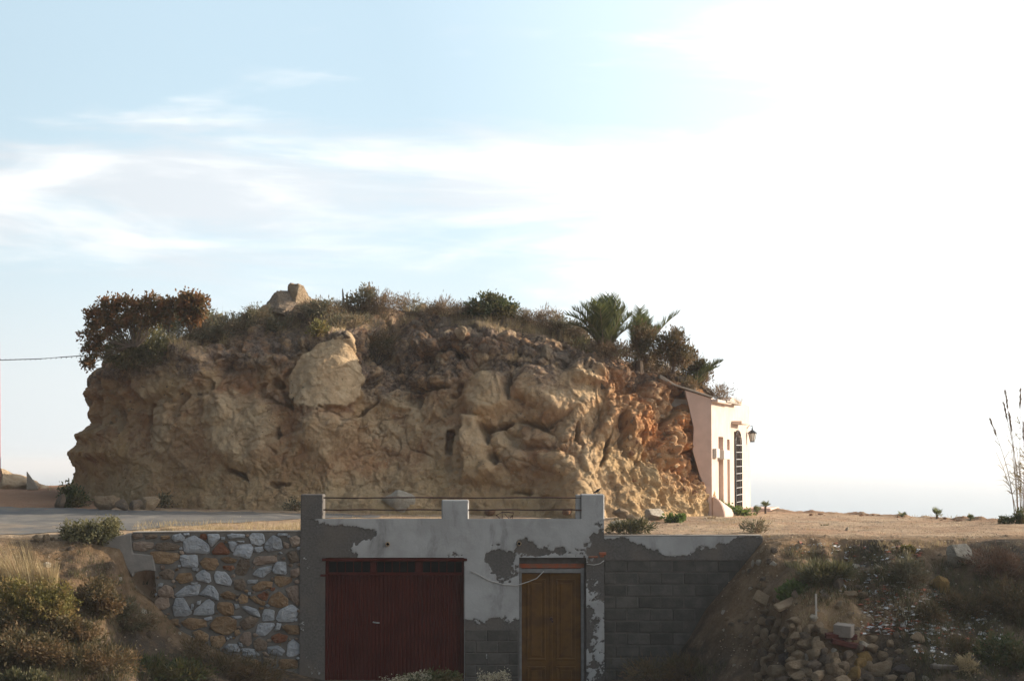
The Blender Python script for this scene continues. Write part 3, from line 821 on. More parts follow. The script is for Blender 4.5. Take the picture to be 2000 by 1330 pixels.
def place_rock(name, px, py, wpx, hpx, m, k, label=None, group=None, parent=None, which='both', sink=0.25, deep=0.8, rot=0.0, sub=4, cat='rock', dflt=45.0):
    """rock whose outline is about wpx x hpx pixels and whose foot stands at pixel (px,py)"""
    h_, n_ = hit(px, py, which, dflt)
    s = h_.y / F
    o = link(name, rock_var(k, m, sub), None, None)
    o.scale = (wpx * s / 2, wpx * s / 2 * deep, hpx * s / 2)
    o.location = (h_.x, h_.y + wpx * s * 0.15, h_.z + hpx * s * 0.5 * (1 - 2 * sink))
    o.rotation_euler = (0, R(rot), R((k * 47) % 50 - 25))
    if parent is not None: o.parent = parent
    elif label: tag(o, label, cat, group)
    return o

# ------------------------------------------------------------------ garage built into the bank
YG = 35.0
garage = empty('garage', (X(880), YG + 1.0, -2.95), 'flat-roofed concrete garage with peeling white plaster, red metal door and ochre wooden door', 'garage')
xl, xr = X(586), X(1180)
xg0, xg1 = X(635), X(907)
xd0, xd1 = X(1013), X(1145)
ztop, zbeam, zbot = Z(1013), Z(1089), -3.05
core = MB()
core.box(xl + .004, xr - .004, YG + .012, YG + 0.34, zbeam + .004, ztop - .003)
core.box(xl + .004, xg0 - .003, YG + .012, YG + 0.34, zbot, zbeam)
core.box(xg1 + .003, xd0 - .003, YG + .012, YG + 0.34, zbot, zbeam)
core.box(xd1 + .003, xr - .004, YG + .012, YG + 0.34, zbot, zbeam)
core.build('concrete_frame', M_CEMENT, garage)
rf = MB(); rf.box(xl + .01, xr - .01, YG + .345, YG + 3.2, -0.36, -0.02); rf.build('roof', M_CEMENT, garage)

def wall_skin(name, xa, xb, za, zb, holes, mask_fn, parent, yoff=0.0, step=0.022, mat_=None):
    nx = max(2, int((xb - xa) / step)); nz = max(2, int((zb - za) / step))
    gx_ = np.linspace(xa, xb, nx); gz_ = np.linspace(za, zb, nz)
    A, B = np.meshgrid(gx_, gz_, indexing='ij')
    a, b = A.ravel(), B.ravel()
    pxs, pys = proj(a, np.full_like(a, YG), b)
    pl = mask_fn(pxs, pys, np.stack([a, np.zeros_like(a), b], 1))
    yy = YG + yoff - 0.010 * sstep(pl, 0.4, 0.55) - 0.004 * fbm(np.stack([a, a * 0, b], 1) * 6, 3, 5)
    fq = grid_quads(nx, nz)
    cx_ = (a[fq[:, 0]] + a[fq[:, 2]]) / 2; cz_ = (b[fq[:, 0]] + b[fq[:, 2]]) / 2
    keep = np.ones(len(fq), bool)
    for (h0, h1, h2, h3) in holes:
        keep &= ~((cx_ > h0) & (cx_ < h1) & (cz_ > h2) & (cz_ < h3))
    me_ = mesh_np(name, np.stack([a, yy, b], 1), fq[keep])
    at2 = me_.attributes.new('plaster', 'FLOAT', 'POINT'); at2.data.foreach_set('value', np.clip(pl, 0, 1).astype(np.float32))
    o = link(name, me_, mat_ or M_PLASTER)
    local(o, parent)
    return o
def blob(px, py, cx, cy, rx, ry): return np.exp(-(((px - cx) / rx) ** 2 + ((py - cy) / ry) ** 2))
def garage_mask(px, py, p):
    n = 0.85 * fbm(p * 3.6, 6, 201, 0.72) + 0.2 * fbm(p * 16, 3, 202)
    m = np.full(len(px), 1.1)
    for cx, cy, rx, ry, a in ((600, 1062, 70, 34, 1.2), (655, 1050, 60, 22, 1.0), (690, 1040, 34, 12, .8), (720, 1042, 12, 10, .6), (665, 1085, 40, 7, .8), (600, 1010, 34, 45, .75), (600, 985, 30, 20, .4),
                              (1172, 1055, 22, 26, 1.15), (1160, 1078, 50, 14, 1.0), (1020, 1064, 20, 16, 1.0), (1050, 1076, 46, 13, .95), (885, 1066, 12, 8, .6), (885, 1084, 26, 9, .9),
                              (968, 1086, 26, 14, 1.0), (985, 1105, 34, 26, 1.0), (1000, 1140, 22, 30, .55), (1095, 1074, 10, 10, .5), (970, 1063, 12, 4, .6)):
        m = m - a * blob(px, py, cx, cy, rx, ry)
    m = np.where(py > 1085, np.where(px < 640, 0.12, m), m)
    m = np.where((px > 1140) & (py > 1060), np.minimum(m, 0.35), m)
    low = sstep(py, 1190, 1228)
    m = np.where((px > 900) & (px < 1020), m - 1.1 * low + 0.65 * blob(px, py, 985, 1263, 12, 8) + .4 * blob(px, py, 950, 1283, 20, 8), m)
    return m + n
wall_skin('plaster_face', xl, xr, zbot, ztop, [(xg0, xg1, -9, zbeam), (xd0, xd1, -9, zbeam)], garage_mask, garage)
# parapet posts
for (a, b, y0, dep, bias) in ((586, 630, 965, 0.42, 0.35), (862, 915, 976, 0.25, 0.9), (1135, 1181, 965, 0.42, 0.9)):
    m_ = MB(); m_.box(X(a), X(b), YG - 0.004, YG + dep, ztop - 0.02, Z(y0))
    o = m_.build('post', M_PLASTER, garage, bevel=0.018)
    at2 = o.data.attributes.new('plaster', 'FLOAT', 'POINT'); at2.data.foreach_set('value', np.full(len(o.data.vertices), bias, dtype=np.float32))
m_ = MB(); m_.box(X(1125), X(1135) - .002, YG + 0.05, YG + 0.30, ztop - .01, Z(966)); o = m_.build('post', M_PLASTER, garage, bevel=0.01)
at2 = o.data.attributes.new('plaster', 'FLOAT', 'POINT'); at2.data.foreach_set('value', np.full(len(o.data.vertices), 1.0, dtype=np.float32))
# rusty rails
for (a, b, y0) in ((630, 1141, 972), (630, 862, 995.5), (915, 1141, 995.5)):
    m_ = MB(); n_ = 9
    m_.tube([(X(a + (b - a) * k / (n_ - 1)), YG + 0.06 if a < 800 else YG - 0.02 + 0.03, Z(y0 + 0.6 * math.sin(k * 1.7))) for k in range(n_)], 0.013, n=6)
    m_.build('railing_bar', M_RUST, garage, smooth=True)
# spout holes
for px_, py_ in ((757, 1062), (1014, 1061)):
    m_ = MB(); c = Vector((X(px_), YG, Z(py_)))
    m_.tube([c + Vector((0, -0.05, 0)), c + Vector((0, 0.05, 0))], 0.042, n=14); o = m_.build('drain_spout', M_STONE_TAN, garage)
    m_ = MB(); m_.tube([c + Vector((0, -0.052, 0)), c + Vector((0, 0.0, 0))], 0.026, n=12); s_ = m_.build('spout_bore_shade', M_VOID, o)  # solid black plug: the shade inside the spout is put into its colour
# blocks laid bare at the foot of the middle pillar
bw = 0.40
for r_ in range(6):
    zc_ = Z(1228) - 0.215 * (r_ + 1)
    for c_ in range(3):
        x0 = xg1 + 0.02 + c_ * bw - (0.2 if r_ % 2 else 0)
        x1_ = min(x0 + bw - 0.014, xd0 - .01); x0 = max(x0, xg1 + .01)
        if x1_ - x0 < 0.06: continue
        m_ = MB(); m_.box(x0, x1_, YG - 0.012, YG + 0.02, zc_, zc_ + 0.2); m_.build('block', M_BLOCK, garage, bevel=0.008)

# red metal door
gd = MB()
yb = YG + 0.10
zw0, zw1, zwb = Z(1118), Z(1096), Z(1121)
gd.box(xg0, xg1, yb + .03, yb + .06, zbot, Z(1090) - .002)
gdo = gd.build('garage_door', M_REDDARK, garage)
fr = MB()
fr.box(xg0 - .0, xg0 + .05, yb - .05, yb + .028, zbot, Z(1091)); fr.box(xg1 - .05, xg1, yb - .05, yb + .028, zbot, Z(1091))
fr.box(xg0 + .052, xg1 - .052, yb - .05, yb + .028, Z(1097), Z(1091)); fr.box(xg0 + .052, xg1 - .052, yb - .045, yb + .028, Z(1124), Z(1118))
for a, b in ((723, 734), (811, 824)): fr.box(X(a), X(b), yb - .043, yb + .028, Z(1118) + .002, Z(1097) - .002)
fro = fr.build('door_frame', M_REDPAINT, gdo, bevel=0.004)
top_strip = MB(); top_strip.box(xg0 - .06, xg1 + .05, YG - .03, YG + .0, Z(1095), Z(1090)); top_strip.build('drip_rail', M_REDPAINT, gdo, bevel=0.004)
m_ = MB(); m_.box(X(626), X(640), YG - .03, YG + .03, Z(1125), Z(1121)); m_.build('hinge', M_REDPAINT, gdo)
ns = 34; wx = (xg1 - xg0 - .104) / ns
for k in range(ns):
    x0 = xg0 + .052 + k * wx; m_ = MB(); zt = Z(1124) - .004
    j = 0.003 * math.sin(k * 2.3)
    m_.poly_prism([(x0 + .001, 0.03), (x0 + wx * .12, 0.004 + j), (x0 + wx * .62, 0.004 + j), (x0 + wx * .74, 0.03)], lambda a, b, d_: (a, yb + b, d_), zbot, zt)
    m_.build('slat', M_REDPAINT, gdo)
for a, b in ((641, 722), (735, 810), (825, 904)):
    for k in range(5):
        x0, x1_ = X(a + (b - a) * k / 5), X(a + (b - a) * (k + 1) / 5)
        m_ = MB(); m_.box(x0 + .006, x1_ - .006, yb + .0, yb + .02, Z(1118) + .004, Z(1097) - .004); m_.build('pane', M_VOID, gdo)
        if k: m_ = MB(); m_.box(x0 - .0055, x0 + .0055, yb - .02, yb + .02, Z(1118) + .004, Z(1097) - .004); m_.build('window_bar', M_REDDARK, gdo)
m_ = MB(); m_.tube([(X(728), yb - .03, Z(1215)), (X(734.5), yb - .035, Z(1216)), (X(741), yb - .03, Z(1216.5))], 0.013, n=8); m_.build('door_handle', M_STEEL, gdo, smooth=True)
m_ = MB(); m_.box(xg1 + .001, xg1 + .012, YG - .012, YG + .09, zbot, Z(1105)); m_.build('jamb_edge', M_FRAME, gdo)

# ochre wooden door
wd = MB(); yd = YG + 0.12
wd.box(xd0 + .01, xd0 + .055, yd - .05, yd + .04, zbot, Z(1109)); wd.box(X(1135), X(1141), yd - .05, yd + .04, zbot, Z(1109)); wd.box(xd0 + .01, X(1141), yd - .052, yd + .04, Z(1119), Z(1111))
wdo = wd.build('wooden_door', M_FRAME, garage, bevel=0.005)
m_ = MB(); m_.box(xd0, xd1 - .0, yd + .05, yd + .1, zbot, zbeam); m_.build('door_backing', M_CEMENT, wdo)
m_ = MB(); m_.box(xd0 + .002, xd1 - .03, yd - .01, yd + .05, Z(1110), Z(1101)); m_.build('brick_lintel', M_BRICKRED, wdo, bevel=0.006)
m_ = MB(); m_.box(xd0 + .002, xd1 - .002, yd + .005, yd + .05, Z(1100.5), zbeam - .002); m_.build('lintel_fill', M_CEMENT, wdo)
m_ = MB(); m_.box(X(1141.5), xd1 - .001, yd - .04, yd + .05, zbot, Z(1110.5)); m_.build('jamb_fill', M_CEMENT, wdo)
for a, b in ((1019, 1075.5), (1076.5, 1134.5)):
    m_ = MB(); m_.box(X(a), X(b), yd - .005, yd + .03, zbot, Z(1119.5))
    lf = m_.build('door_leaf', M_OCHRE, wdo)
    for zt_, zb_ in ((1131, 1290), (1302, 1345)):
        x0, x1_ = X(a + 10), X(b - 10); z1_, z0_ = Z(zt_), max(Z(zb_), zbot + .05)
        m_ = MB()
        for (xa, xb, za, zb2) in ((x0, x1_, z1_ - .035, z1_), (x0, x1_, z0_, z0_ + .035), (x0, x0 + .035, z0_ + .036, z1_ - .036), (x1_ - .035, x1_, z0_ + .036, z1_ - .036)):
            m_.box(xa, xb, yd - .022, yd - .006, za, zb2)
        m_.build('panel_moulding', M_OCHRE, wdo, bevel=0.004)
        m_ = MB(); m_.box(x0 + .075, x1_ - .075, yd - .018, yd - .006, z0_ + .075, z1_ - .075); m_.build('raised_panel', M_OCHRE, wdo, bevel=0.008)
m_ = MB(); m_.box(X(1074), X(1079), yd - .024, yd - .006, zbot, Z(1122)); m_.build('meeting_strip', M_OCHRE, wdo, bevel=.003)
m_ = MB(); m_.tube([(X(1077), yd - .05, Z(1209)), (X(1077), yd - .006, Z(1209))], .03, n=12); m_.tube([(X(1079), yd - .05, Z(1214)), (X(1079), yd - .03, Z(1214))], .022, n=10); m_.build('door_lock', M_RUST, wdo)
# cable sagging across the pillar to the door frame
m_ = MB(); pts = []
for (a, b) in ((919, 1115), (930, 1119), (955, 1133), (985, 1141), (1008, 1143), (1030, 1136), (1048, 1129), (1062, 1115)): pts.append((X(a), YG - .03, Z(b)))
m_.tube(pts, .008, n=6); m_.build('cable', M_WIRE, garage, smooth=True)
m_ = MB(); m_.tube([(X(a), YG - .02, Z(b)) for a, b in ((1146, 1101), (1160, 1103), (1172, 1100), (1180, 1094))], .008, n=6); m_.build('cable', M_WIRE, garage, smooth=True)
m_ = MB()
for a, b, c, e in ((1150, 1168, 1085.5, 1089), (1170, 1184, 1078, 1084), (1172, 1180, 1084.5, 1088)): m_.box(X(a), X(b), YG - .02, YG + .03, Z(e), Z(c))
m_.build('broken_brick', M_BRICKRED, garage, bevel=0.006)

# ------------------------------------------------------------------ block retaining wall on the right
YB = 35.06
bwall = empty('block_retaining_wall', (X(1330), YB + .2, -2.9), 'grey concrete block retaining wall with flaking white band along its top', 'wall')
m_ = MB(); zt = Z(1047); xe = X(1491)
m_.poly_prism([(xr + .004, -3.0), (X(1300), -3.0), (X(1345), -2.2), (X(1420), -1.15), (X(1470), -.62), (xe, -.45), (xe, zt - .004), (xr + .004, zt - .004)], lambda a, b, d_: (a, d_, b), YB + .010, YB + 0.30)
m_.build('mortar_core', M_JOINT, bwall)
def bmask(px, py, p):
    n = 1.0 * fbm(p * 3.4, 6, 211, 0.72) + 0.2 * fbm(p * 16, 3, 212)
    line = np.interp(px, [1180, 1215, 1250, 1290, 1330, 1370, 1400, 1425, 1440, 1500], [1058, 1056, 1068, 1075, 1079, 1077, 1068, 1060, 1052, 1046])
    m = 0.5 + np.clip((line - py) / 14.0, -1, 1) * 0.7
    m = m + 0.75 * blob(px, py, 1320, 1080, 26, 5) - 0.9 * blob(px, py, 1200, 1062, 30, 12)
    return m + n
wall_skin('cement_band', xr + .006, xe, Z(1094), zt, [], bmask, bwall, yoff=YB - YG - .012)
zrow = Z(1094); r_ = 0
while zrow > -3.0:
    z1_ = zrow - .004; z0_ = zrow - 0.212
    off = 0.21 if r_ % 2 else 0.0
    x0 = xr + .01 - off
    while x0 < xe:
        xa, xb = max(x0, xr + .008), min(x0 + 0.408, xe - .01)
        pa = proj(xb, YB, z0_)
        lim = np.interp(z0_, [-2.9, -2.6, -2.0, -1.35, -.7, -.3], [X(1300), X(1330), X(1365), X(1408), X(1462), X(1495)])
        if xb - xa > .08 and xb < lim:
            m_ = MB(); j = random.Random(int(x0 * 97) + r_ * 31).uniform(-.006, .006)
            m_.box(xa, xb, YB + .002 + j, YB + .03, z0_, z1_ - .010); m_.build('block', M_BLOCK, bwall, bevel=0.01)
        x0 += 0.422
    zrow -= 0.222; r_ += 1
m_ = MB(); m_.box(xr + .006, xe - .02, YB - .004, YB + 0.34, zt + .001, zt + .022); o = m_.build('wall_cap', M_SLABC, bwall, bevel=0.006)

# ------------------------------------------------------------------ stone retaining wall on the left
YS = 35.05
swall = empty('stone_retaining_wall', (X(440), YS + .2, -2.7), 'rubble retaining wall of white, ochre and rust stones set in grey mortar', 'wall')
SW = lambda c: (250 + c[0] / 4.434, 1030 + c[1] / 4.434)
m_ = MB()
m_.poly_prism([(X(256), Z(1041)), (X(586) - .004, Z(1038)), (X(586) - .004, -2.9), (X(470), -2.75), (X(350), -2.0), (X(318), -1.5), (X(304), -1.0), (X(300), Z(1108)), (X(256), Z(1085))], lambda a, b, d_: (a, d_, b), YS, YS + 0.32)
m_.build('mortar', M_MORTAR, swall)
m_ = MB(); m_.poly_prism([(X(256), Z(1041) + .002), (X(586) - .004, Z(1038) + .002), (X(586) - .004, Z(1036)), (X(400), Z(1036.5)), (X(256), Z(1038.5))], lambda a, b, d_: (a, d_, b), YS - .02, YS + 0.33)
m_.build('wall_cap', M_SLABC, swall, bevel=0.006)
# cement crust beside the stones with a hollow under it
m_ = MB()
m_.poly_prism([(X(a), Z(b)) for a, b in ((190, 1066), (215, 1050), (254, 1040), (258, 1080), (298, 1084), (303, 1116), (285, 1114), (262, 1118), (258, 1128), (240, 1100), (222, 1106), (205, 1090), (184, 1092), (172, 1080))], lambda a, b, d_: (a, d_, b), YS - .03, YS + 0.10)
m_.build('cement_crust', M_CRUST, swall, bevel=0.02)

def stone_cls(n_, c1, c2, c3): return m_stone(n_, c1, c2, c3)
SM = {'W': stone_cls('white marble rubble', (0.52, 0.53, 0.54), (0.40, 0.41, 0.43), (0.62, 0.58, 0.53)), 'O': stone_cls('ochre rubble', (0.36, 0.23, 0.125), (0.25, 0.15, 0.08), (0.50, 0.39, 0.27)),
      'P': stone_cls('pinkish rubble', (0.38, 0.28, 0.21), (0.30, 0.21, 0.155), (0.48, 0.39, 0.31)), 'R': stone_cls('rust rubble', (0.27, 0.105, 0.05), (0.19, 0.08, 0.045), (0.38, 0.25, 0.16)),
      'G': stone_cls('brown rubble', (0.25, 0.185, 0.13), (0.19, 0.135, 0.095), (0.34, 0.26, 0.19))}
STONES = [
 ('W',[(380,65),(450,52),(482,85),(470,120),(395,122),(372,95)]),('W',[(475,110),(560,70),(610,95),(690,150),(695,222),(480,220)]),('R',[(612,58),(660,52),(680,80),(665,108),(615,100)]),
 ('W',[(680,55),(780,55),(788,95),(715,168),(690,120)]),('W',[(850,65),(900,50),(1000,58),(1005,88),(870,98)]),('W',[(1040,80),(1070,50),(1165,52),(1178,130),(1130,158),(1060,135)]),
 ('W',[(1180,140),(1250,70),(1315,95),(1330,185),(1215,208),(1178,180)]),('W',[(1288,52),(1370,50),(1372,72),(1295,76)]),('W',[(862,120),(930,125),(935,150),(900,212),(875,180)]),
 ('W',[(905,240),(940,150),(1055,145),(1082,185),(1045,272)]),('W',[(1090,170),(1160,165),(1168,205),(1115,225),(1088,200)]),('P',[(35,130),(110,120),(210,130),(205,180),(120,208),(38,190)]),
 ('G',[(235,140),(330,125),(435,155),(430,190),(300,200),(235,185)]),('O',[(185,215),(260,205),(435,225),(440,265),(365,315),(230,310)]),('W',[(450,240),(590,236),(602,320),(590,348),(470,342),(448,290)]),
 ('O',[(620,300),(660,262),(760,270),(778,320),(740,370),(650,355)]),('R',[(720,205),(800,120),(880,215),(850,235),(730,232)]),('O',[(790,270),(850,250),(935,275),(930,300),(850,310)]),
 ('R',[(815,330),(900,325),(920,355),(880,378),(820,360)]),('G',[(920,370),(960,275),(1040,280),(1050,340),(1010,415),(935,410)]),('P',[(1075,300),(1110,250),(1270,245),(1285,300),(1110,332)]),
 ('W',[(1072,405),(1130,350),(1235,330),(1240,370),(1160,438)]),('W',[(1245,370),(1280,300),(1360,298),(1372,402),(1260,398)]),('P',[(1405,370),(1480,345),(1490,400),(1440,440),(1405,420)]),
 ('G',[(260,390),(340,355),(395,385),(380,450),(300,445)]),('O',[(405,440),(440,395),(540,392),(560,460),(450,490)]),('W',[(578,410),(650,365),(700,400),(714,465),(690,480),(600,455)]),
 ('W',[(742,420),(760,378),(840,385),(895,460),(880,508),(760,480)]),('W',[(1030,455),(1120,450),(1110,485),(1035,488)]),('G',[(915,460),(990,440),(1025,500),(1000,545),(920,535)]),
 ('O',[(1065,520),(1150,465),(1245,470),(1240,520),(1110,555)]),('O',[(1265,420),(1410,430),(1415,470),(1320,520),(1275,490)]),('P',[(1358,530),(1470,495),(1485,650),(1470,680),(1400,620)]),
 ('P',[(258,545),(320,495),(380,520),(395,595),(340,605),(265,590)]),('W',[(400,580),(500,505),(625,492),(600,590),(430,600)]),('W',[(612,580),(690,498),(740,510),(780,580),(780,632),(690,600)]),
 ('O',[(795,580),(860,545),(935,585),(920,625),(830,620)]),('O',[(950,620),(985,570),(1035,600),(1030,650),(970,660)]),('O',[(1055,605),(1100,590),(1140,630),(1185,640),(1180,675),(1120,660)]),
 ('R',[(1115,590),(1180,552),(1215,580),(1200,632),(1150,620)]),('O',[(1210,660),(1240,590),(1310,555),(1385,620),(1380,680),(1300,695)]),('P',[(228,640),(270,600),(350,600),(360,680),(310,712),(235,695)]),
 ('W',[(385,690),(410,615),(480,608),(550,740),(500,765),(400,768)]),('W',[(568,760),(580,710),(690,622),(740,650),(742,755)]),('O',[(770,700),(780,650),(890,650),(915,690),(912,755),(830,762)]),
 ('W',[(985,690),(1030,678),(1120,710),(1142,778),(1050,745)]),('W',[(920,660),(955,665),(965,685),(935,708)]),('W',[(1160,760),(1180,708),(1265,715),(1262,805),(1165,812)]),
 ('W',[(1285,790),(1310,720),(1410,665),(1480,720),(1430,818),(1310,815)]),('O',[(340,820),(380,790),(438,795),(435,845),(360,850)]),('O',[(462,820),(530,782),(670,800),(678,850),(560,888),(480,850)]),
 ('W',[(655,785),(720,772),(730,795),(680,805)]),('O',[(710,850),(760,780),(850,770),(935,800),(935,880),(870,930),(760,905)]),('G',[(965,820),(1050,762),(1130,790),(1100,850),(1010,890)]),
 ('W',[(1108,930),(1130,830),(1260,825),(1270,850),(1190,940)]),('W',[(1270,880),(1290,825),(1330,835),(1315,885),(1285,895)]),('O',[(1330,860),(1360,842),(1475,845),(1490,920),(1400,925)]),
 ('W',[(405,905),(470,900),(545,965),(500,985),(410,950)]),('O',[(560,905),(620,885),(700,930),(690,990),(600,970)]),('O',[(710,945),(830,935),(845,985),(800,1045),(730,1030)]),
 ('P',[(965,960),(1000,910),(1060,905),(1070,1000),(1040,1030),(985,1000)]),('R',[(1240,950),(1300,915),(1380,935),(1370,985),(1280,1000)]),('G',[(1085,1000),(1130,955),(1205,990),(1195,1060),(1110,1070)]),
 ('W',[(835,1040),(870,1008),(950,1010),(970,1070),(880,1080)]),('W',[(982,1050),(1090,1050),(1145,1105),(1080,1125),(1000,1110)]),('W',[(1210,1035),(1300,1020),(1360,1070),(1330,1112),(1220,1090)]),
 ('W',[(1375,1115),(1385,1000),(1430,965),(1490,1020),(1490,1090),(1430,1120)]),('G',[(1170,1120),(1285,1145),(1290,1190),(1190,1160)]),('O',[(1300,1160),(1330,1138),(1470,1145),(1475,1220),(1320,1225)]),
 ('G',[(1290,1250),(1380,1235),(1480,1270),(1470,1330),(1300,1320)]),('P',[(30,60),(110,50),(115,85),(50,100)]),('G',[(130,60),(240,60),(245,90),(150,105)]),('O',[(275,70),(345,68),(350,95),(280,108)]),
 ('P',[(1390,90),(1450,70),(1490,90),(1485,150),(1420,170)]),('P',[(1340,120),(1390,140),(1385,180),(1345,170)]),('G',[(1370,215),(1450,200),(1485,290),(1400,310)]),
 ('W',[(470,50),(520,48),(525,66),(480,72)]),('W',[(795,85),(830,82),(832,102),(800,106)]),('W',[(935,115),(1000,115),(1000,126),(938,127)]),('W',[(550,350),(605,352),(600,378),(560,380)]),
 ('W',[(255,490),(300,480),(295,505),(250,518)]),('W',[(540,480),(600,475),(590,492),(545,494)]),('W',[(230,570),(250,568),(248,592),(232,594)]),('W',[(1035,562),(1062,562),(1060,585),(1038,584)]),
 ('W',[(545,665),(565,662),(566,705),(546,712)]),('W',[(595,640),(630,632),(625,665),(592,672)]),('W',[(895,770),(980,765),(985,785),(920,795)]),('W',[(1445,790),(1468,786),(1466,812),(1448,814)]),
 ('W',[(955,995),(990,1000),(995,1035),(965,1025)]),('O',[(925,900),(960,880),(975,915),(930,942)]),('P',[(1440,455),(1478,450),(1480,485),(1440,482)]),('R',[(1230,520),(1270,520),(1265,548),(1235,550)]),
 ('P',[(270,330),(315,325),(312,362),(285,365)]),('W',[(425,325),(450,325),(448,345),(428,345)]),('P',[(1165,1075),(1200,1080),(1230,1112),(1180,1105)]),('O',[(1130,690),(1175,688),(1170,710),(1135,712)]),
 ('G',[(1180,560),(1200,540),(1230,560),(1215,575)]),('O',[(240,735),(290,730),(300,775),(260,790)]),('G',[(860,1110),(960,1090),(1000,1160),(900,1170)]),('O',[(1010,1150),(1120,1140),(1150,1200),(1050,1220)]),
 ('G',[(560,1010),(680,1000),(700,1070),(600,1090)]),('P',[(700,1080),(800,1070),(830,1130),(740,1150)]),('O',[(1150,1230),(1270,1210),(1280,1290),(1180,1310)])]
rf_ = random.Random(77); cen = [(sum(a for a, _ in p_) / len(p_), sum(b for _, b in p_) / len(p_), max(math.hypot(a - sum(c for c, _ in p_) / len(p_), b - sum(c for _, c in p_) / len(p_)) for a, b in p_)) for _, p_ in STONES]
tries = 0
while len(STONES) < 190 and tries < 6000:
    tries += 1
    cx_, cy_ = rf_.uniform(60, 1480), rf_.uniform(60, 1250); r_ = rf_.uniform(13, 34)
    if cx_ < 250 and cy_ > 200: continue
    if cy_ > 300 and cx_ < 230 + max(0, cy_ - 700) * 1.1: continue
    if all(math.hypot(cx_ - a, cy_ - b) > c * .82 + r_ * .95 for a, b, c in cen):
        k0 = rf_.uniform(0, 6); STONES.append((rf_.choice('WOPGPW'), [(cx_ + r_ * rf_.uniform(.7, 1.25) * math.cos(k0 + k * 1.05), cy_ + r_ * rf_.uniform(.55, .9) * math.sin(k0 + k * 1.05)) for k in range(6)])); cen.append((cx_, cy_, r_))
for si, (cl, pts) in enumerate(STONES):
    rnd = random.Random(si * 7 + 3)
    pts = [SW(c_) for c_ in pts]; n_ = len(pts)
    cx_ = sum(a for a, _ in pts) / n_; cy_ = sum(b for _, b in pts) / n_
    pts = [(cx_ + (a - cx_) * 1.07, cy_ + (b - cy_) * 1.07) for a, b in pts]
    out = []
    for i in range(n_):                            # round and roughen the outline
        a, b = pts[i], pts[(i + 1) % n_]
        for tq in (0.12, 0.5, 0.88):
            jx, jy = rnd.uniform(-.6, .6), rnd.uniform(-.6, .6)
            out.append((a[0] + (b[0] - a[0]) * tq + jx, a[1] + (b[1] - a[1]) * tq + jy))
    y0 = YS - rnd.uniform(.012, .045)
    ring = lambda k, y_: [(X(cx_ + (a - cx_) * k), y_ + rnd.uniform(-.009, .009), Z(cy_ + (b - cy_) * k)) for a, b in out]
    vs = ring(1.0, YS + .015) + ring(0.99, y0 + .018) + ring(0.90, y0) + ring(0.5, y0 - .014 + rnd.uniform(-.012, .008)) + [(X(cx_ + rnd.uniform(-2, 2)), y0 - .016, Z(cy_ + rnd.uniform(-2, 2)))]
    m_n = len(out); fs = []
    for q_ in range(3):
        for i in range(m_n):
            i2 = (i + 1) % m_n
            fs.append((q_ * m_n + i, (q_ + 1) * m_n + i, (q_ + 1) * m_n + i2, q_ * m_n + i2))
    for i in range(m_n): fs.append((3 * m_n + i, 4 * m_n, 3 * m_n + (i + 1) % m_n))
    b_ = MB(); b_.v = vs; b_.f = fs
    b_.build('stone', SM[cl], swall, smooth=False)

# ------------------------------------------------------------------ cave house
HD = 47.0; A0 = Vector((at(1390, 900, HD).x, HD, 0)); A1 = Vector((at(1465, 900, 53.6).x, 53.6, 0))
fu = (A1 - A0).normalized(); fn = Vector((fu.y, -fu.x, 0)); FL = (A1 - A0).length
house = empty('cave_house', (A0 + A1) / 2 - fn * 1.0, 'pink and cream limewashed cave house front built against the mound', 'house')
def fpos(s, z, out=0.0): return A0 + fu * s + fn * out + Vector((0, 0, z))
def fs_of(px):                                     # distance along the front at a pixel column
    lo, hi = 0.0, FL
    for _ in range(40):
        mid = (lo + hi) / 2; q_ = fpos(mid, 1.2)
        if proj(q_.x, q_.y, q_.z)[0] < px: lo = mid
        else: hi = mid
    return lo
def fz_of(px, py):
    q_ = fpos(fs_of(px), 0); return at(px, py, q_.y).z
zA, zB = at(1390, 778, HD).z, at(1465, 794, 53.6).z
def ztopf(s): return zA + (zB - zA) * s / FL + 0.16 * (1 if s > FL * .46 else 0) * (1 - (s - FL * .46) / (FL * .54)) ** 1
hb = -0.35
def fbox(m_, s0, s1, z0, z1, o0, o1):
    b = len(m_.v)
    for z_ in (z0, z1):
        for s_, o_ in ((s0, o0), (s1, o0), (s1, o1), (s0, o1)): m_.v.append(tuple(fpos(s_, z_, o_)))
    m_.f += [tuple(b + k for k in q) for q in ((0, 3, 2, 1), (4, 5, 6, 7), (0, 1, 5, 4), (1, 2, 6, 5), (2, 3, 7, 6), (3, 0, 4, 7))]
w1 = (fs_of(1403.5), fs_of(1413), -0.05, fz_of(1408, 853)); w2 = (fs_of(1420.5), fs_of(1425.5), -0.05, fz_of(1423, 858)); dr_ = (fs_of(1434), fs_of(1446), -0.05, fz_of(1440, 843))
m_ = MB(); cuts = [0.0, w1[0], w1[1], w2[0], w2[1], dr_[0], dr_[1], FL]
T_ = 0.32
for i in range(7):
    s0, s1 = cuts[i], cuts[i + 1]; op = {1: w1, 3: w2, 5: dr_}.get(i)
    zt_ = min(zA, zB) - 0.02
    if op is None: fbox(m_, s0, s1, hb, zt_, -T_, 0)
    else:
        fbox(m_, s0, s1, op[3], zt_, -T_, 0); fbox(m_, s0, s1, hb, op[2], -T_, 0)
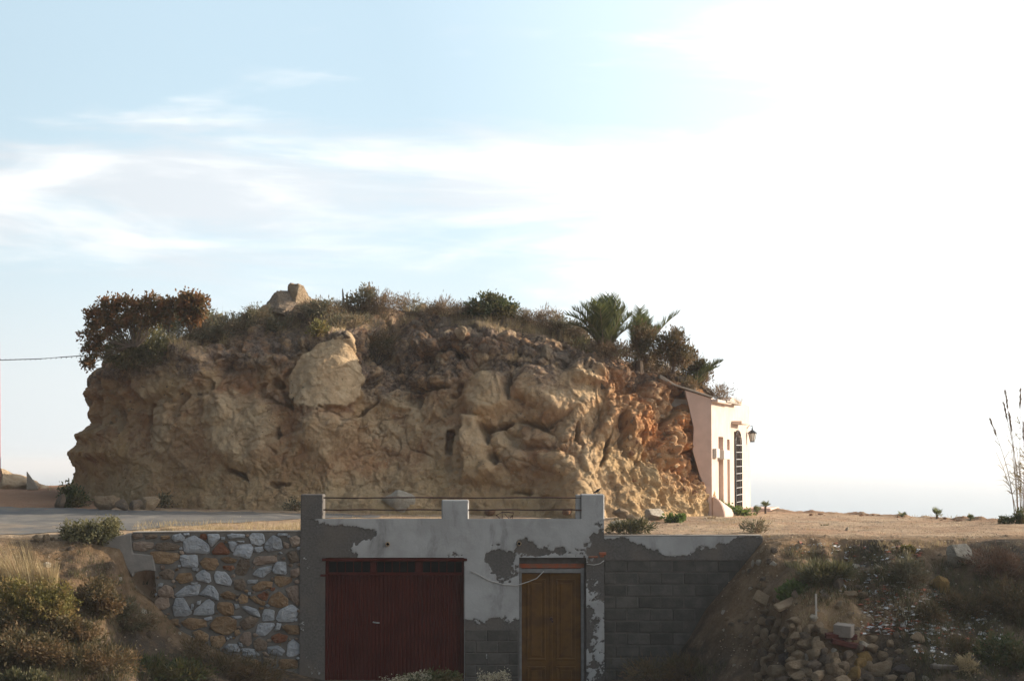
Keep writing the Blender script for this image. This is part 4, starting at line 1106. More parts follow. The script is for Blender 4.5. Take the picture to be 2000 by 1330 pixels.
# sloping upper edge
nseg = 16
prof_ = [(FL * k / nseg, ztopf(FL * k / nseg)) for k in range(nseg + 1)]
m_.poly_prism([(0, zt_), (FL, zt_)] + [(s_, z_) for s_, z_ in reversed(prof_)], lambda a, b, d_: fpos(a, b, d_), -T_, 0)
m_.build('front_wall', M_HOUSE_W, house)
m_ = MB(); zs0 = at(1338, 763, HD + .02).z                                    # pink side wall towards the road
xs0 = at(1318, 900, HD + .02).x
xw = lambda a, b: (at(a, b, HD).x, at(a, b, HD).z)
m_.poly_prism([(A0.x - .03, hb), (A0.x - .002, hb), (A0.x - .002, zA), xw(1338, 762), xw(1347, 800), xw(1355, 835), xw(1353, 880), xw(1366, 925), xw(1378, 955), xw(1384, 985)], lambda a, b, d_: (a, d_, b), HD, HD + .34)
m_.build('side_wall', M_HOUSE, house)
m_ = MB()                                                                     # sloping coping slab running up the rock
m_.poly_prism([(A0.x + .03, zA + .004), (A0.x + .03, zA + .05), (xs0, zs0 + .17), (at(1285, 735, HD + .6).x, at(1285, 733, HD + .6).z), (at(1285, 737, HD + .6).x, at(1285, 741, HD + .6).z), (xs0, zs0 + .125)], lambda a, b, d_: (a, d_, b), HD - .04, HD + .62)
m_.build('coping_slab', M_SLABC, house, bevel=0.008)
m_ = MB(); b_ = [tuple(fpos(0.05, zA - .05, -T_)), tuple(fpos(FL, zB - .1, -T_)), tuple(fpos(FL, zB + .3, -3.2)), tuple(fpos(0.05, zA + .2, -3.2))]
b_ += [(x_, y_, z_ - .2) for x_, y_, z_ in b_]
m_.v = b_; m_.f = [(0, 1, 2, 3), (7, 6, 5, 4), (0, 4, 5, 1), (1, 5, 6, 2), (2, 6, 7, 3), (3, 7, 4, 0)]; m_.build('roof', M_SLABC, house)
m_ = MB(); fbox(m_, FL - .3, FL, hb, zB - .1, -3.0, -T_ - .002); m_.build('end_wall', M_HOUSE_W, house)
m_ = MB(); fbox(m_, -.02, fs_of(1417), ztopf(.5) - .10, ztopf(.5) - .02, .002, .17); m_.build('eave', M_HOUSE_W, house, bevel=.01)
m_ = MB(); fbox(m_, fs_of(1406), fs_of(1435), ztopf(2) - .06, ztopf(2) + .0, .002, .2); m_.build('eave', M_SLABC, house, bevel=.01)
m_ = MB(); fbox(m_, fs_of(1429), fs_of(1443), fz_of(1436, 829), fz_of(1436, 823), .002, .28); m_.build('door_canopy', M_HOUSE_W, house, bevel=.01)
for wv, nm in ((w1, 'window'), (w2, 'window')):
    m_ = MB(); fbox(m_, wv[0] + .002, wv[1] - .002, wv[2] + .002, wv[3] - .002, -T_ + .04, -.12); m_.build(nm, M_HOUSE, house)
m_ = MB(); fbox(m_, w1[0] - .1, w1[1] + .05, fz_of(1409, 897), fz_of(1409, 879), .002, .16); m_.build('meter_box', M_BOX, house, bevel=.008)
m_ = MB(); fbox(m_, fs_of(1392), fs_of(1398.5), fz_of(1395, 894), fz_of(1395, 876), .002, .10); m_.build('meter_box', M_BOX, house, bevel=.008)
# iron gate
m_ = MB(); fbox(m_, dr_[0] + .003, dr_[1] - .003, dr_[2] + .003, dr_[3] - .003, -T_ + .02, -T_ + .06); gt = m_.build('door', M_BLACK, house)
m_ = MB()
sA, sB = dr_[0] + .03, dr_[1] + .02; zd0, zd1 = .02, dr_[3] - .35
for s_ in (sA, sB): m_.tube([fpos(s_, zd0, .03), fpos(s_, zd1, .03)], .022, n=6)
for k in range(5): s_ = sA + (sB - sA) * (k + .5) / 5; m_.tube([fpos(s_, zd0, .03), fpos(s_, zd1 + .2, .03)], .012, n=5)
arc = [fpos(sA + (sB - sA) * (1 - math.cos(math.pi * k / 12)) / 2, zd1 + .38 * math.sin(math.pi * k / 12), .03) for k in range(13)]
m_.tube(arc, .02, n=6); m_.build('grille', M_BLACK, gt)
for k in range(10):
    z_ = zd0 + .08 + (zd1 - zd0 - .1) * k / 9; m_ = MB(); m_.tube([fpos(sA, z_, .05), fpos(sB, z_ + .01, .05)], .012, n=5); m_.build('crossbar', M_STEEL, gt)
m_ = MB()                                                                     # rounded buttress at the foot
prof_ = [(.002, -.3), (.002, .52), (.10, .50), (.20, .42), (.28, .28), (.33, .10), (.36, -.3)]
sb0, sb1 = -.03, fs_of(1416)
m_.poly_prism(prof_, lambda a, b, d_: fpos(d_, b if d_ < .5 else b * .55 - .1, a), sb0, sb1); m_.build('buttress', M_HOUSE, house, bevel=.03)
m_ = MB(); fbox(m_, FL * .80, FL + .5, -.3, .10, .002, .75); m_.build('door_step', M_HOUSE, house, bevel=.02)

# wall lantern
lp = fpos(fs_of(1459.5), fz_of(1458, 850), .15)
lan = empty('wall_lantern', lp, 'black iron wall lantern with glass panes on the cave house front', 'lantern')
zl = lp.z
def frust(m_, c, r0, z0, r1, z1, n=6):
    b = len(m_.v)
    for r_, z_ in ((r0, z0), (r1, z1)):
        for k in range(n): m_.v.append((c.x + r_ * math.cos(2 * math.pi * k / n), c.y + r_ * math.sin(2 * math.pi * k / n), z_))
    for k in range(n): m_.f.append((b + k, b + (k + 1) % n, b + n + (k + 1) % n, b + n + k))
    m_.f.append(tuple(b + k for k in reversed(range(n)))); m_.f.append(tuple(b + n + k for k in range(n)))
m_ = MB(); frust(m_, lp, .06, zl - .16, .11, zl + .06); m_.build('glass', M_GLASS, lan)
m_ = MB(); frust(m_, lp, .15, zl + .062, .03, zl + .15); frust(m_, lp, .02, zl + .15, .02, zl + .2); m_.build('cap', M_BLACK, lan)
m_ = MB(); frust(m_, lp, .07, zl - .19, .07, zl - .162)
for k in range(6):
    a = 2 * math.pi * k / 6; m_.tube([(lp.x + .063 * math.cos(a), lp.y + .063 * math.sin(a), zl - .16), (lp.x + .114 * math.cos(a), lp.y + .114 * math.sin(a), zl + .06)], .009, n=4)
m_.build('cage', M_BLACK, lan)
m_ = MB(); m_.tube([lp + Vector((0, 0, .18)), lp + Vector((0, 0, .26)), lp - fn * .08 + Vector((0, 0, .28)), lp - fn * .15 + Vector((0, 0, .2))], .012, n=5); m_.build('bracket', M_BLACK, lan)

# ------------------------------------------------------------------ stones bedded in the mound
rs = random.Random(5)
def bed(px, py, w_, m, k, deep=0.9, flat=0.8):
    h_, n_ = hit(px, py, 'm', None or 47.0)
    s = h_.y / F * w_ / 2
    o = link('stone', rock_var(k % 7, m, 4 if w_ > 22 else 3), None, mound)
    o.scale = (s, s * deep, s * flat); o.location = h_ + Vector((0, s * 0.25, 0)) - n_ * s * 0.42
    o.rotation_euler = (rs.uniform(-.4, .4), rs.uniform(-.6, .6), rs.uniform(0, 6.28))
for i in range(95):                                # broken crest
    px_ = rs.uniform(470, 1180); sk = np.interp(px_, [p_ for p_, _ in SKY], [y_ for _, y_ in SKY])
    bed(px_, sk + rs.uniform(6, 95) * (1 if px_ > 780 else .6), rs.choice([9, 12, 14, 18, 24, 30]), rs.choice([M_STONE_LICHEN, M_STONE_LICHEN, M_STONE_TAN]), i)
for i in range(22):                                # big blocks on the crest
    px_ = rs.uniform(810, 1110); sk = np.interp(px_, [p_ for p_, _ in SKY], [y_ for _, y_ in SKY])
    bed(px_, sk + rs.uniform(10, 70), rs.choice([30, 38, 46]), rs.choice([M_STONE_LICHEN, M_STONE_TAN, M_STONE_LICHEN]), i + 3, flat=1.0)
for i in range(90):                                # red rubble on the sunny flank
    px_ = rs.uniform(1225, 1375); top = np.interp(px_, [1200, 1375], [725, 800]); bot = np.interp(px_, [1200, 1375], [930, 985])
    bed(px_, rs.uniform(top, bot), rs.choice([7, 9, 12, 15, 20]), rs.choice([M_STONE_RED, M_STONE_RED, M_STONE_TAN]), i)
for i in range(60):                                # gravelly seams in the face
    cx_, cy_ = rs.choice([(830, 755), (770, 735), (990, 800), (560, 780), (880, 690), (1000, 720), (330, 760), (240, 800)])
    bed(cx_ + rs.gauss(0, 34), cy_ + rs.gauss(0, 18), rs.choice([6, 8, 10, 13]), rs.choice([M_STONE_TAN, M_STONE_LICHEN]), i)
# pinnacle on the skyline
def pinnacle(px, py, w_, h_px, k, m, lean=0.0):
    h_, n_ = hit(px, py, 'm', 49.0); s = h_.y / F
    me_ = rock_mesh('outcrop', 300 + k, 5, 12, rough=0.34, boxy=0.5); me_.materials.append(m)
    o = link('outcrop', me_, None, mound)
    o.scale = (w_ * s / 2, w_ * s / 2.4, h_px * s / 2); o.location = h_ + Vector((0, .3, h_px * s * 0.22)); o.rotation_euler = (0, R(lean), R(k * 40))
pinnacle(580, 608, 62, 84, 1, M_STONE_TAN, 4)
pinnacle(552, 616, 92, 60, 2, M_STONE_LICHEN, -24)
pinnacle(608, 610, 40, 30, 3, M_STONE_LICHEN, 0)
pinnacle(668, 606, 7, 62, 4, M_STONE_TAN, 0)
pinnacle(675, 606, 6, 54, 5, M_STONE_TAN, 0)
pinnacle(820, 610, 40, 30, 6, M_STONE_LICHEN, 10)
pinnacle(1130, 662, 60, 50, 7, M_STONE_LICHEN, 20)
pinnacle(1185, 676, 44, 46, 8, M_STONE_LICHEN, 20)
pinnacle(1280, 700, 26, 26, 9, M_STONE_TAN, 0)
pinnacle(1375, 770, 50, 30, 10, M_STONE_LICHEN, 20)
pinnacle(1340, 752, 50, 34, 11, M_STONE_LICHEN, 20)

# ------------------------------------------------------------------ foliage makers
def leaf_quads(c, dirs, L, Wd, rng, bend=0.0):
    n = len(c)
    side = np.cross(dirs, rng.normal(size=(n, 3))); side /= np.linalg.norm(side, axis=1, keepdims=True) + 1e-9
    L = L[:, None]; Wd = Wd[:, None]
    v = np.stack([c, c + dirs * L * .5 + side * Wd, c + dirs * L, c + dirs * L * .5 - side * Wd], 1).reshape(-1, 3)
    f = np.arange(n * 4).reshape(-1, 4)
    return v, f
def shrub(name, px, py, blobs, lm, label, cat='shrub', group=None, seed=0, leaf=(0.10, 0.028), dens=1.0, clump=0.16, spiky=0.0, which='both', depth=None, stem=None, stems=14, dflt=47.0, flat=0.9, fill=0.35):
    """blobs: (px,py,rx,ry[,dd]) ellipses in the photo's pixels at the shrub's own distance"""
    rng = np.random.default_rng(seed + 1000)
    h_, n_ = hit(px, py, which, dflt)
    if depth is not None: h_ = at(px, py, depth)
    d_ = h_.y; s = d_ / F
    root = empty(name, h_, label, cat, group)
    V = []; Fq = []; off = 0; cents = []
    for b in blobs:
        c0 = np.array(at(b[0], b[1], d_ + (b[4] if len(b) > 4 else 0.0)) - h_); r = np.array([b[2] * s, max(b[2], b[3]) * s * flat, b[3] * s])
        vol = r[0] * r[2]
        nc = max(5, int(26 * dens * (vol / (clump * clump)) ** 0.8))
        dv = rng.normal(size=(nc, 3)); dv /= np.linalg.norm(dv, axis=1, keepdims=True)
        lump = 1 + 0.45 * vnoise(dv * 1.9 + seed * 5.3 + b[0], seed)[:, None]
        rad = lump * np.where(rng.random(nc) < fill, rng.uniform(.2, .8, nc), rng.uniform(.78, 1.06, nc))[:, None]
        cc = c0 + dv * r * rad
        cc[:, 2] = np.maximum(cc[:, 2], -0.05) if len(b) < 6 else cc[:, 2]
        cents.append(cc)
        nl = 22
        c = np.repeat(cc, nl, 0) + rng.normal(size=(nc * nl, 3)) * clump * 0.42
        od = np.repeat(dv, nl, 0)
        dr = od * (0.7 + spiky) + rng.normal(size=c.shape) * 0.75 * (1 - 0.6 * min(spiky, 1)) + np.array([0, 0, 0.25 + 0.6 * spiky])
        dr /= np.linalg.norm(dr, axis=1, keepdims=True)
        sc_ = rng.uniform(.6, 1.3, len(c))
        v, f = leaf_quads(c, dr, leaf[0] * sc_, leaf[1] * sc_, rng)
        V.append(v); Fq.append(f + off); off += len(v)
    fo = link('foliage', mesh_np('foliage', np.concatenate(V), np.concatenate(Fq), smooth=False), lm, root)
    cents = np.concatenate(cents); pick = cents[rng.integers(0, len(cents), stems)]
    m_ = MB()
    for q_ in pick:
        j = Vector(rng.normal(size=3) * 0.06)
        a = Vector((q_[0] * .12, q_[1] * .12, -.12)); e = Vector(q_)
        mid = a.lerp(e, .5) + j + Vector((0, 0, .04))
        m_.tube([a, mid, e], max(.008, .014 * min(1.5, e.length)), .005, n=4)
    m_.build('branch', stem or M_BARK, root, world=False)
    return root
def blades(n, spread, hmin, hmax, lean, w_, rng, centre=(0, 0, 0), dirx=0.0, droop=0.5, segs=3):
    V = []; Q = []
    a = rng.uniform(0, 2 * np.pi, n); r = np.sqrt(rng.random(n))
    bx_ = centre[0] + np.cos(a) * r * spread[0]; by_ = centre[1] + np.sin(a) * r * spread[1]
    h = rng.uniform(hmin, hmax, n)
    dx_ = np.cos(a) * lean * rng.uniform(.2, 1, n) * h + dirx * h; dy_ = np.sin(a) * lean * rng.uniform(.2, 1, n) * h
    sd = rng.uniform(0, 2 * np.pi, n)
    wx_, wy_ = np.cos(sd) * w_, np.sin(sd) * w_
    rows = []
    for k in range(segs + 1):
        t = k / segs
        c = np.stack([bx_ + dx_ * t ** (1 + droop), by_ + dy_ * t ** (1 + droop), centre[2] + h * (t - 0.18 * droop * t * t * lean)], 1)
        ww = (1 - t * 0.92)
        o = np.stack([wx_ * ww, wy_ * ww, np.zeros(n)], 1)
        rows += [c - o, c + o]
    V = np.stack(rows, 1)                          # n, 2(segs+1), 3
    m = 2 * (segs + 1); base_i = (np.arange(n) * m)[:, None]
    Q = np.concatenate([base_i + np.array([[2 * k, 2 * k + 1, 2 * k + 3, 2 * k + 2]]) for k in range(segs)], 0)
    return V.reshape(-1, 3), Q
def tuft(name, px, py, wpx, hpx, lm, label, cat='grass', group=None, seed=0, n=120, lean=0.5, dirx=0.0, which='both', bw=0.006, dflt=45.0):
    h_, _ = hit(px, py, which, dflt); s = h_.y / F; rng = np.random.default_rng(seed + 77)
    v, f = blades(n, (wpx * s * .28, wpx * s * .22), hpx * s * .45, hpx * s, lean, bw, rng, dirx=dirx)
    v[:, 2] -= 0.03
    o = link(name, mesh_np(name, v, f), lm, None, h_)
    return tag(o, label, cat, group)

# ------------------------------------------------------------------ growth on top of the mound
G_TOP = 'shrubs on top of the mound'
shrub('shrub', 262, 668, [(185, 622, 18, 16, .2), (212, 604, 20, 18, .2), (240, 592, 20, 14, .2), (268, 602, 18, 13, .2), (292, 592, 18, 15, .2), (315, 614, 18, 13, .2), (225, 630, 38, 20, .2), (275, 622, 34, 17, .2), (192, 652, 24, 15, 0, 1), (184, 680, 18, 13, 0, 1), (174, 706, 12, 11, 0, 1)], L_RUSSET,
      'large dark russet shrub overhanging the left end of the mound', group=G_TOP, seed=1, leaf=(.09, .024), clump=.13, which='m', stems=60, dens=.6)
shrub('shrub', 372, 640, [(376, 592, 27, 17), (358, 600, 16, 14), (380, 612, 20, 18)], L_RUSSET, 'small round russet shrub standing up behind the olive scrub', group=G_TOP, seed=2, leaf=(.10, .03), which='m', stems=14)
shrub('shrub', 330, 640, [(327, 594, 13, 9), (326, 612, 9, 14)], L_RUSSET, 'tiny russet tuft between the two russet shrubs', group=G_TOP, seed=3, leaf=(.10, .028), which='m', stems=8)
shrub('shrub', 275, 702, [(272, 668, 52, 34), (240, 692, 34, 24), (306, 690, 38, 20)], L_OLIVE, 'spiky olive green shrub below the dark russet shrub', group=G_TOP, seed=4, leaf=(.13, .016), spiky=.7, which='m', clump=.2, stem=M_TWIG, stems=30)
shrub('shrub', 350, 660, [(335, 632, 34, 26), (378, 626, 36, 20), (405, 630, 26, 16)], L_OLIVE, 'pale olive scrub under the small round russet shrub', group=G_TOP, seed=5, leaf=(.11, .013), spiky=.5, which='m', stem=M_TWIG, stems=30)
shrub('shrub', 440, 652, [(440, 636, 52, 16), (492, 626, 34, 14), (400, 652, 40, 14)], L_GREY, 'low grey green mat of scrub left of the rock pinnacle', group=G_TOP, seed=6, leaf=(.10, .012), spiky=.4, which='m', stem=M_TWIG)
shrub('shrub', 300, 708, [(300, 702, 36, 10), (250, 712, 26, 8)], L_GREY, 'grey scrub hugging the rim above the left cliff', group=G_TOP, seed=7, leaf=(.08, .012), spiky=.3, which='m', stem=M_TWIG)
shrub('shrub', 640, 616, [(634, 602, 30, 12), (610, 606, 16, 8)], L_GREY, 'grey tuft of scrub just right of the rock pinnacle', group=G_TOP, seed=8, leaf=(.10, .012), spiky=.6, which='m', stem=M_TWIG)
shrub('shrub', 705, 612, [(700, 594, 22, 16), (718, 578, 9, 18)], L_GREY, 'upright greyish shrub with a pointed tip on the crest', group=G_TOP, seed=9, leaf=(.09, .016), spiky=.6, which='m')
shrub('shrub', 748, 614, [(748, 592, 30, 18), (738, 600, 24, 12)], L_DRY, 'rounded brown twiggy bush on the middle of the crest', group=G_TOP, seed=10, leaf=(.10, .008), spiky=.5, which='m', stem=M_TWIG, stems=40)
shrub('shrub', 792, 612, [(792, 594, 22, 13)], L_DRY, 'smaller brown twiggy bush beside the rounded one', group=G_TOP, seed=11, leaf=(.10, .008), spiky=.5, which='m', stem=M_TWIG, stems=30)
shrub('shrub', 868, 616, [(868, 600, 24, 12), (845, 606, 14, 7)], L_DRY, 'dry straw coloured bush left of the dark green shrub', group=G_TOP, seed=12, leaf=(.10, .008), spiky=.6, which='m', stem=M_TWIG, stems=26)
shrub('shrub', 962, 624, [(962, 600, 36, 18), (930, 606, 20, 12), (992, 608, 20, 12), (958, 584, 10, 10)], L_DARK, 'dark green shrub with a peaked crown on the crest', group=G_TOP, seed=13, leaf=(.09, .024), which='m', stems=20)
shrub('shrub', 1050, 640, [(1040, 622, 22, 12), (1070, 622, 24, 14)], L_DRY, 'brown wiry scrub right of the dark green shrub', group=G_TOP, seed=14, leaf=(.10, .008), spiky=.6, which='m', stem=M_TWIG, stems=30)
shrub('shrub', 1105, 655, [(1095, 636, 20, 12), (1120, 642, 22, 10)], L_GREY, 'grey scrub on the slope left of the palm', group=G_TOP, seed=15, leaf=(.09, .012), spiky=.5, which='m', stem=M_TWIG)
shrub('shrub', 1150, 684, [(1135, 674, 32, 9), (1175, 690, 32, 9), (1200, 702, 20, 7)], L_OLIVE, 'olive mat of scrub on the slope below the palm', group=G_TOP, seed=16, leaf=(.08, .012), spiky=.4, which='m', stem=M_TWIG)
shrub('shrub', 735, 705, [(730, 678, 38, 24), (712, 664, 22, 20), (760, 672, 24, 16)], L_CONIF, 'dark dead bush in the gully beside the pale slab', group=G_TOP, seed=17, leaf=(.11, .008), spiky=.5, which='m', stem=M_BARK, stems=60, dens=.7)
shrub('shrub', 624, 656, [(624, 644, 15, 10)], L_YELLOW, 'little yellow flowering tuft above the pale slab', group=G_TOP, seed=18, leaf=(.08, .02), which='m', spiky=.5)
shrub('shrub', 560, 640, [(555, 634, 30, 9), (520, 640, 26, 8)], L_GREY, 'low dull scrub at the foot of the rock pinnacle', group=G_TOP, seed=19, leaf=(.09, .012), spiky=.4, which='m', stem=M_TWIG)
shrub('shrub', 660, 640, [(650, 632, 40, 8), (690, 628, 30, 8)], L_GREY, 'flat dark scrub below the crest behind the pale slab', group=G_TOP, seed=20, leaf=(.09, .012), spiky=.4, which='m', stem=M_TWIG)
G_R = 'dark shrubs above the cave house'
shrub('shrub', 1262, 700, [(1262, 664, 24, 24), (1245, 682, 16, 14)], L_CONIF, 'dark brown shrub between the palm fronds', group=G_R, seed=21, leaf=(.10, .014), spiky=.4, which='m', stems=20)
shrub('shrub', 1312, 720, [(1308, 676, 24, 22), (1330, 690, 20, 22), (1300, 696, 22, 18), (1322, 660, 8, 12)], L_CONIF, 'tall dark conifer-like shrub above the coping slab', group=G_R, seed=22, leaf=(.10, .014), spiky=.5, which='m', stems=24)
shrub('shrub', 1350, 745, [(1346, 712, 26, 24), (1368, 726, 16, 16), (1374, 742, 9, 8)], L_CONIF, 'dark brown shrub at the mound end nearest the house roof', group=G_R, seed=23, leaf=(.10, .014), spiky=.5, which='m', stems=24)
shrub('dry_bush', 1406, 778, [(1405, 768, 22, 12)], L_DRY, 'brown dry bush sitting on the cave house roof', cat='shrub', seed=24, leaf=(.09, .008), spiky=.6, depth=48.6, stem=M_TWIG, stems=26)
tuft('dry_grass_tuft', 1442, 786, 24, 22, L_STRAW, 'wispy dry grass on the far end of the house roof', cat='grass', seed=3, n=50, lean=.9, dflt=50.0, which='none', bw=.004)

# date palms
def frond(m_v, m_q, base, tip, droop, leafL, rng, rach, nl=46):
    base, tip = Vector(base), Vector(tip); off = sum(len(a) for a in m_v)
    ax = tip - base; L = ax.length
    pts = []
    for k in range(13):
        t = k / 12; pts.append(base + ax * t + Vector((0, 0, droop * math.sin(math.pi * t * .9) * L * .5 - droop * t * t * L * .25)))
    rach.tube(pts, .018, .005, n=4)
    V = []
    for k in range(nl):
        t = .14 + .86 * k / nl; i = min(11, int(t * 12)); f_ = t * 12 - i
        c = pts[i].lerp(pts[i + 1], f_); tg = (pts[i + 1] - pts[i]).normalized()
        sd = tg.cross(Vector((0, 0, 1))); sd = sd.normalized() if sd.length > .1 else Vector((1, 0, 0)); up = sd.cross(tg)
        ll = leafL * (0.55 + .75 * math.sin(math.pi * min(1, .25 + t * .75)))
        for s_ in (-1, 1):
            dr = (tg * .75 + sd * s_ * .75 + up * rng.uniform(.1, .5) + Vector(rng.normal(size=3) * .1)).normalized()
            wv = tg.cross(dr).normalized() * .014 if True else 0
            wv = (tg - dr * tg.dot(dr)).normalized() * .013
            V += [c - wv, c + wv, c + dr * ll * .6 + wv * .7, c + dr * ll, c + dr * ll * .6 - wv * .7]
    V = np.array([tuple(q_) for q_ in V]); n = len(V) // 5
    b = off + np.arange(n)[:, None] * 5
    m_v.append(V); m_q.append(np.concatenate([b + np.array([[0, 1, 2, 4]]), b + np.array([[4, 2, 3, 3]])], 0))
def date_palm(px, py, fr_list, label, seed, depth, lm=L_PALM):
    rng = np.random.default_rng(seed)
    h_, _ = hit(px, py, 'm', depth)
    root = empty('date_palm', h_, label, 'palm', 'young date palms on the mound')
    for (tx, ty, dd, dr, ll) in fr_list:
        mv, mq_ = [], []; rach = MB()
        tip = at(tx, ty, h_.y + dd) - h_
        frond(mv, mq_, Vector((rng.uniform(-.06, .06), rng.uniform(-.06, .06), -.1)), tip, dr, ll, rng, rach)
        qq = np.concatenate(mq_); tri = qq[:, 2] == qq[:, 3]
        fo = link('frond', mesh_np('frond', np.concatenate(mv), qq[~tri], qq[tri][:, :3]), lm, root)
        rach.build('stalk', M_TWIG, fo, world=False)
    m_ = MB(); m_.tube([(0, 0, -.4), (0, 0, -.02)], .14, .09, n=9); m_.build('trunk', M_BARK, root, world=False)
date_palm(1184, 682, [(1106, 612, .3, .3, .34), (1120, 602, -.2, .28, .36), (1136, 594, .3, .24, .38), (1152, 590, -.3, .18, .4), (1166, 587, .4, .12, .42), (1180, 583, 0, .06, .44), (1192, 580, .3, .05, .44), (1203, 583, -.2, .06, .44), (1213, 589, .2, .08, .42), (1222, 598, -.3, .12, .4), (1236, 612, .4, .2, .36), (1140, 622, -.4, .28, .34), (1114, 632, .1, .34, .3), (1160, 606, .6, .14, .4), (1186, 596, .6, .05, .44), (1172, 600, -.5, .1, .42), (1208, 606, .6, .08, .4), (1244, 634, .2, .3, .32)],
          'young date palm with upright green fronds on the mound', 5, 48.5)
date_palm(1248, 704, [(1250, 602, 0, .05, .36), (1256, 612, .3, .05, .36), (1240, 622, -.2, .1, .34), (1270, 622, .2, .12, .32), (1324, 610, 0, .22, .36), (1276, 640, -.3, .2, .3), (1232, 640, .3, .2, .3), (1290, 636, .4, .25, .3)],
          'young date palm with one long arching frond, above the dark shrubs', 6, 48.5)
date_palm(1352, 752, [(1408, 706, 0, .25, .32), (1400, 716, .3, .25, .3), (1388, 722, -.2, .3, .26), (1372, 712, .2, .2, .28)], 'small date palm reaching out over the cave house roof', 7, 48.5)

rs3 = random.Random(31)
for i, (px_, w3, h3, lm_, lb) in enumerate(((505, 26, 9, L_GREY, 'grey cushion of scrub left of the pinnacle base'), (600, 18, 8, L_DRY, 'dry cushion of scrub against the pinnacle'), (665, 22, 12, L_DRY, 'dry scrub cushion around the two thin stone stubs'), (720, 26, 11, L_GREY, 'grey scrub cushion under the pointed shrub'),
      (820, 24, 10, L_GREY, 'grey scrub cushion right of the two brown bushes'), (900, 24, 10, L_DRY, 'dry scrub cushion left of the peaked dark shrub'), (1015, 24, 11, L_GREY, 'grey scrub cushion right of the peaked dark shrub'), (1085, 24, 10, L_DRY, 'dry scrub cushion beside the wiry brown scrub'), (1130, 26, 9, L_GREY, 'grey scrub cushion at the foot of the upright palm'))):
    sk = np.interp(px_, [p_ for p_, _ in SKY], [y_ for _, y_ in SKY])
    shrub('scrub_cushion', px_, sk + 9, [(px_, sk - 1, w3, h3)], lm_, lb, cat='shrub', group=G_TOP, seed=130 + i, leaf=(.09, .009), spiky=.6, which='m', stem=M_TWIG, stems=18, dens=.8)
for i, (px_, py_, bl_, lm_, lb) in enumerate(((1188, 694, [(1180, 682, 24, 13), (1208, 686, 20, 12)], L_DRY, 'dry scrub hiding the foot of the upright palm'), (1246, 716, [(1240, 702, 22, 14), (1266, 706, 18, 12)], L_CONIF, 'dark scrub hiding the foot of the arching palm'),
      (1300, 738, [(1292, 726, 24, 11), (1324, 738, 20, 9)], L_DRY, 'dry brown scrub on the slope above the coping slab'), (1340, 758, [(1345, 750, 22, 9)], L_CONIF, 'dark low scrub where the rock meets the house roof'))):
    shrub('shrub', px_, py_, bl_, lm_, lb, group=G_R, seed=150 + i, leaf=(.09, .010), spiky=.5, which='m', stem=M_TWIG, stems=24)
# grasses on the crest: nobody could count them
rng = np.random.default_rng(9); GV = []; GQ = []; off = 0
for i in range(330):
    px_ = rng.uniform(330, 1330); sk = np.interp(px_, [p_ for p_, _ in SKY], [y_ for _, y_ in SKY])
    h_, n_ = hit(px_, sk + rng.uniform(3, 46 if px_ < 800 else 30), 'm', 49.0)
    if n_.z < 0.25: continue
    v, f = blades(26, (.16, .16), .10, rng.uniform(.2, .42), .7, .004, rng, centre=tuple(h_ - Vector((0, 0, .03))))
    GV.append(v); GQ.append(f + off); off += len(v)
o = link('dry_grass', mesh_np('dry_grass', np.concatenate(GV), np.concatenate(GQ)), L_STRAW); tag(o, 'thin dry grass along the crest of the mound', kind='stuff')
for i, (px_, py_, h2, lb) in enumerate(((430, 640, 50, 'tall thin dry stalk beside the small round russet shrub'), (552, 612, 34, 'thin dry stalk left of the rock pinnacle'), (840, 612, 30, 'thin dry stalk right of the brown twiggy bushes'))):
    tuft('dry_stalk', px_, py_, 16, h2, L_DRY, lb, cat='stalk', seed=40 + i, n=7, lean=.35, which='m', bw=.006)
shrub('bush', 112, 0 + 985, [], L_GREY, 'x', seed=0) if False else None

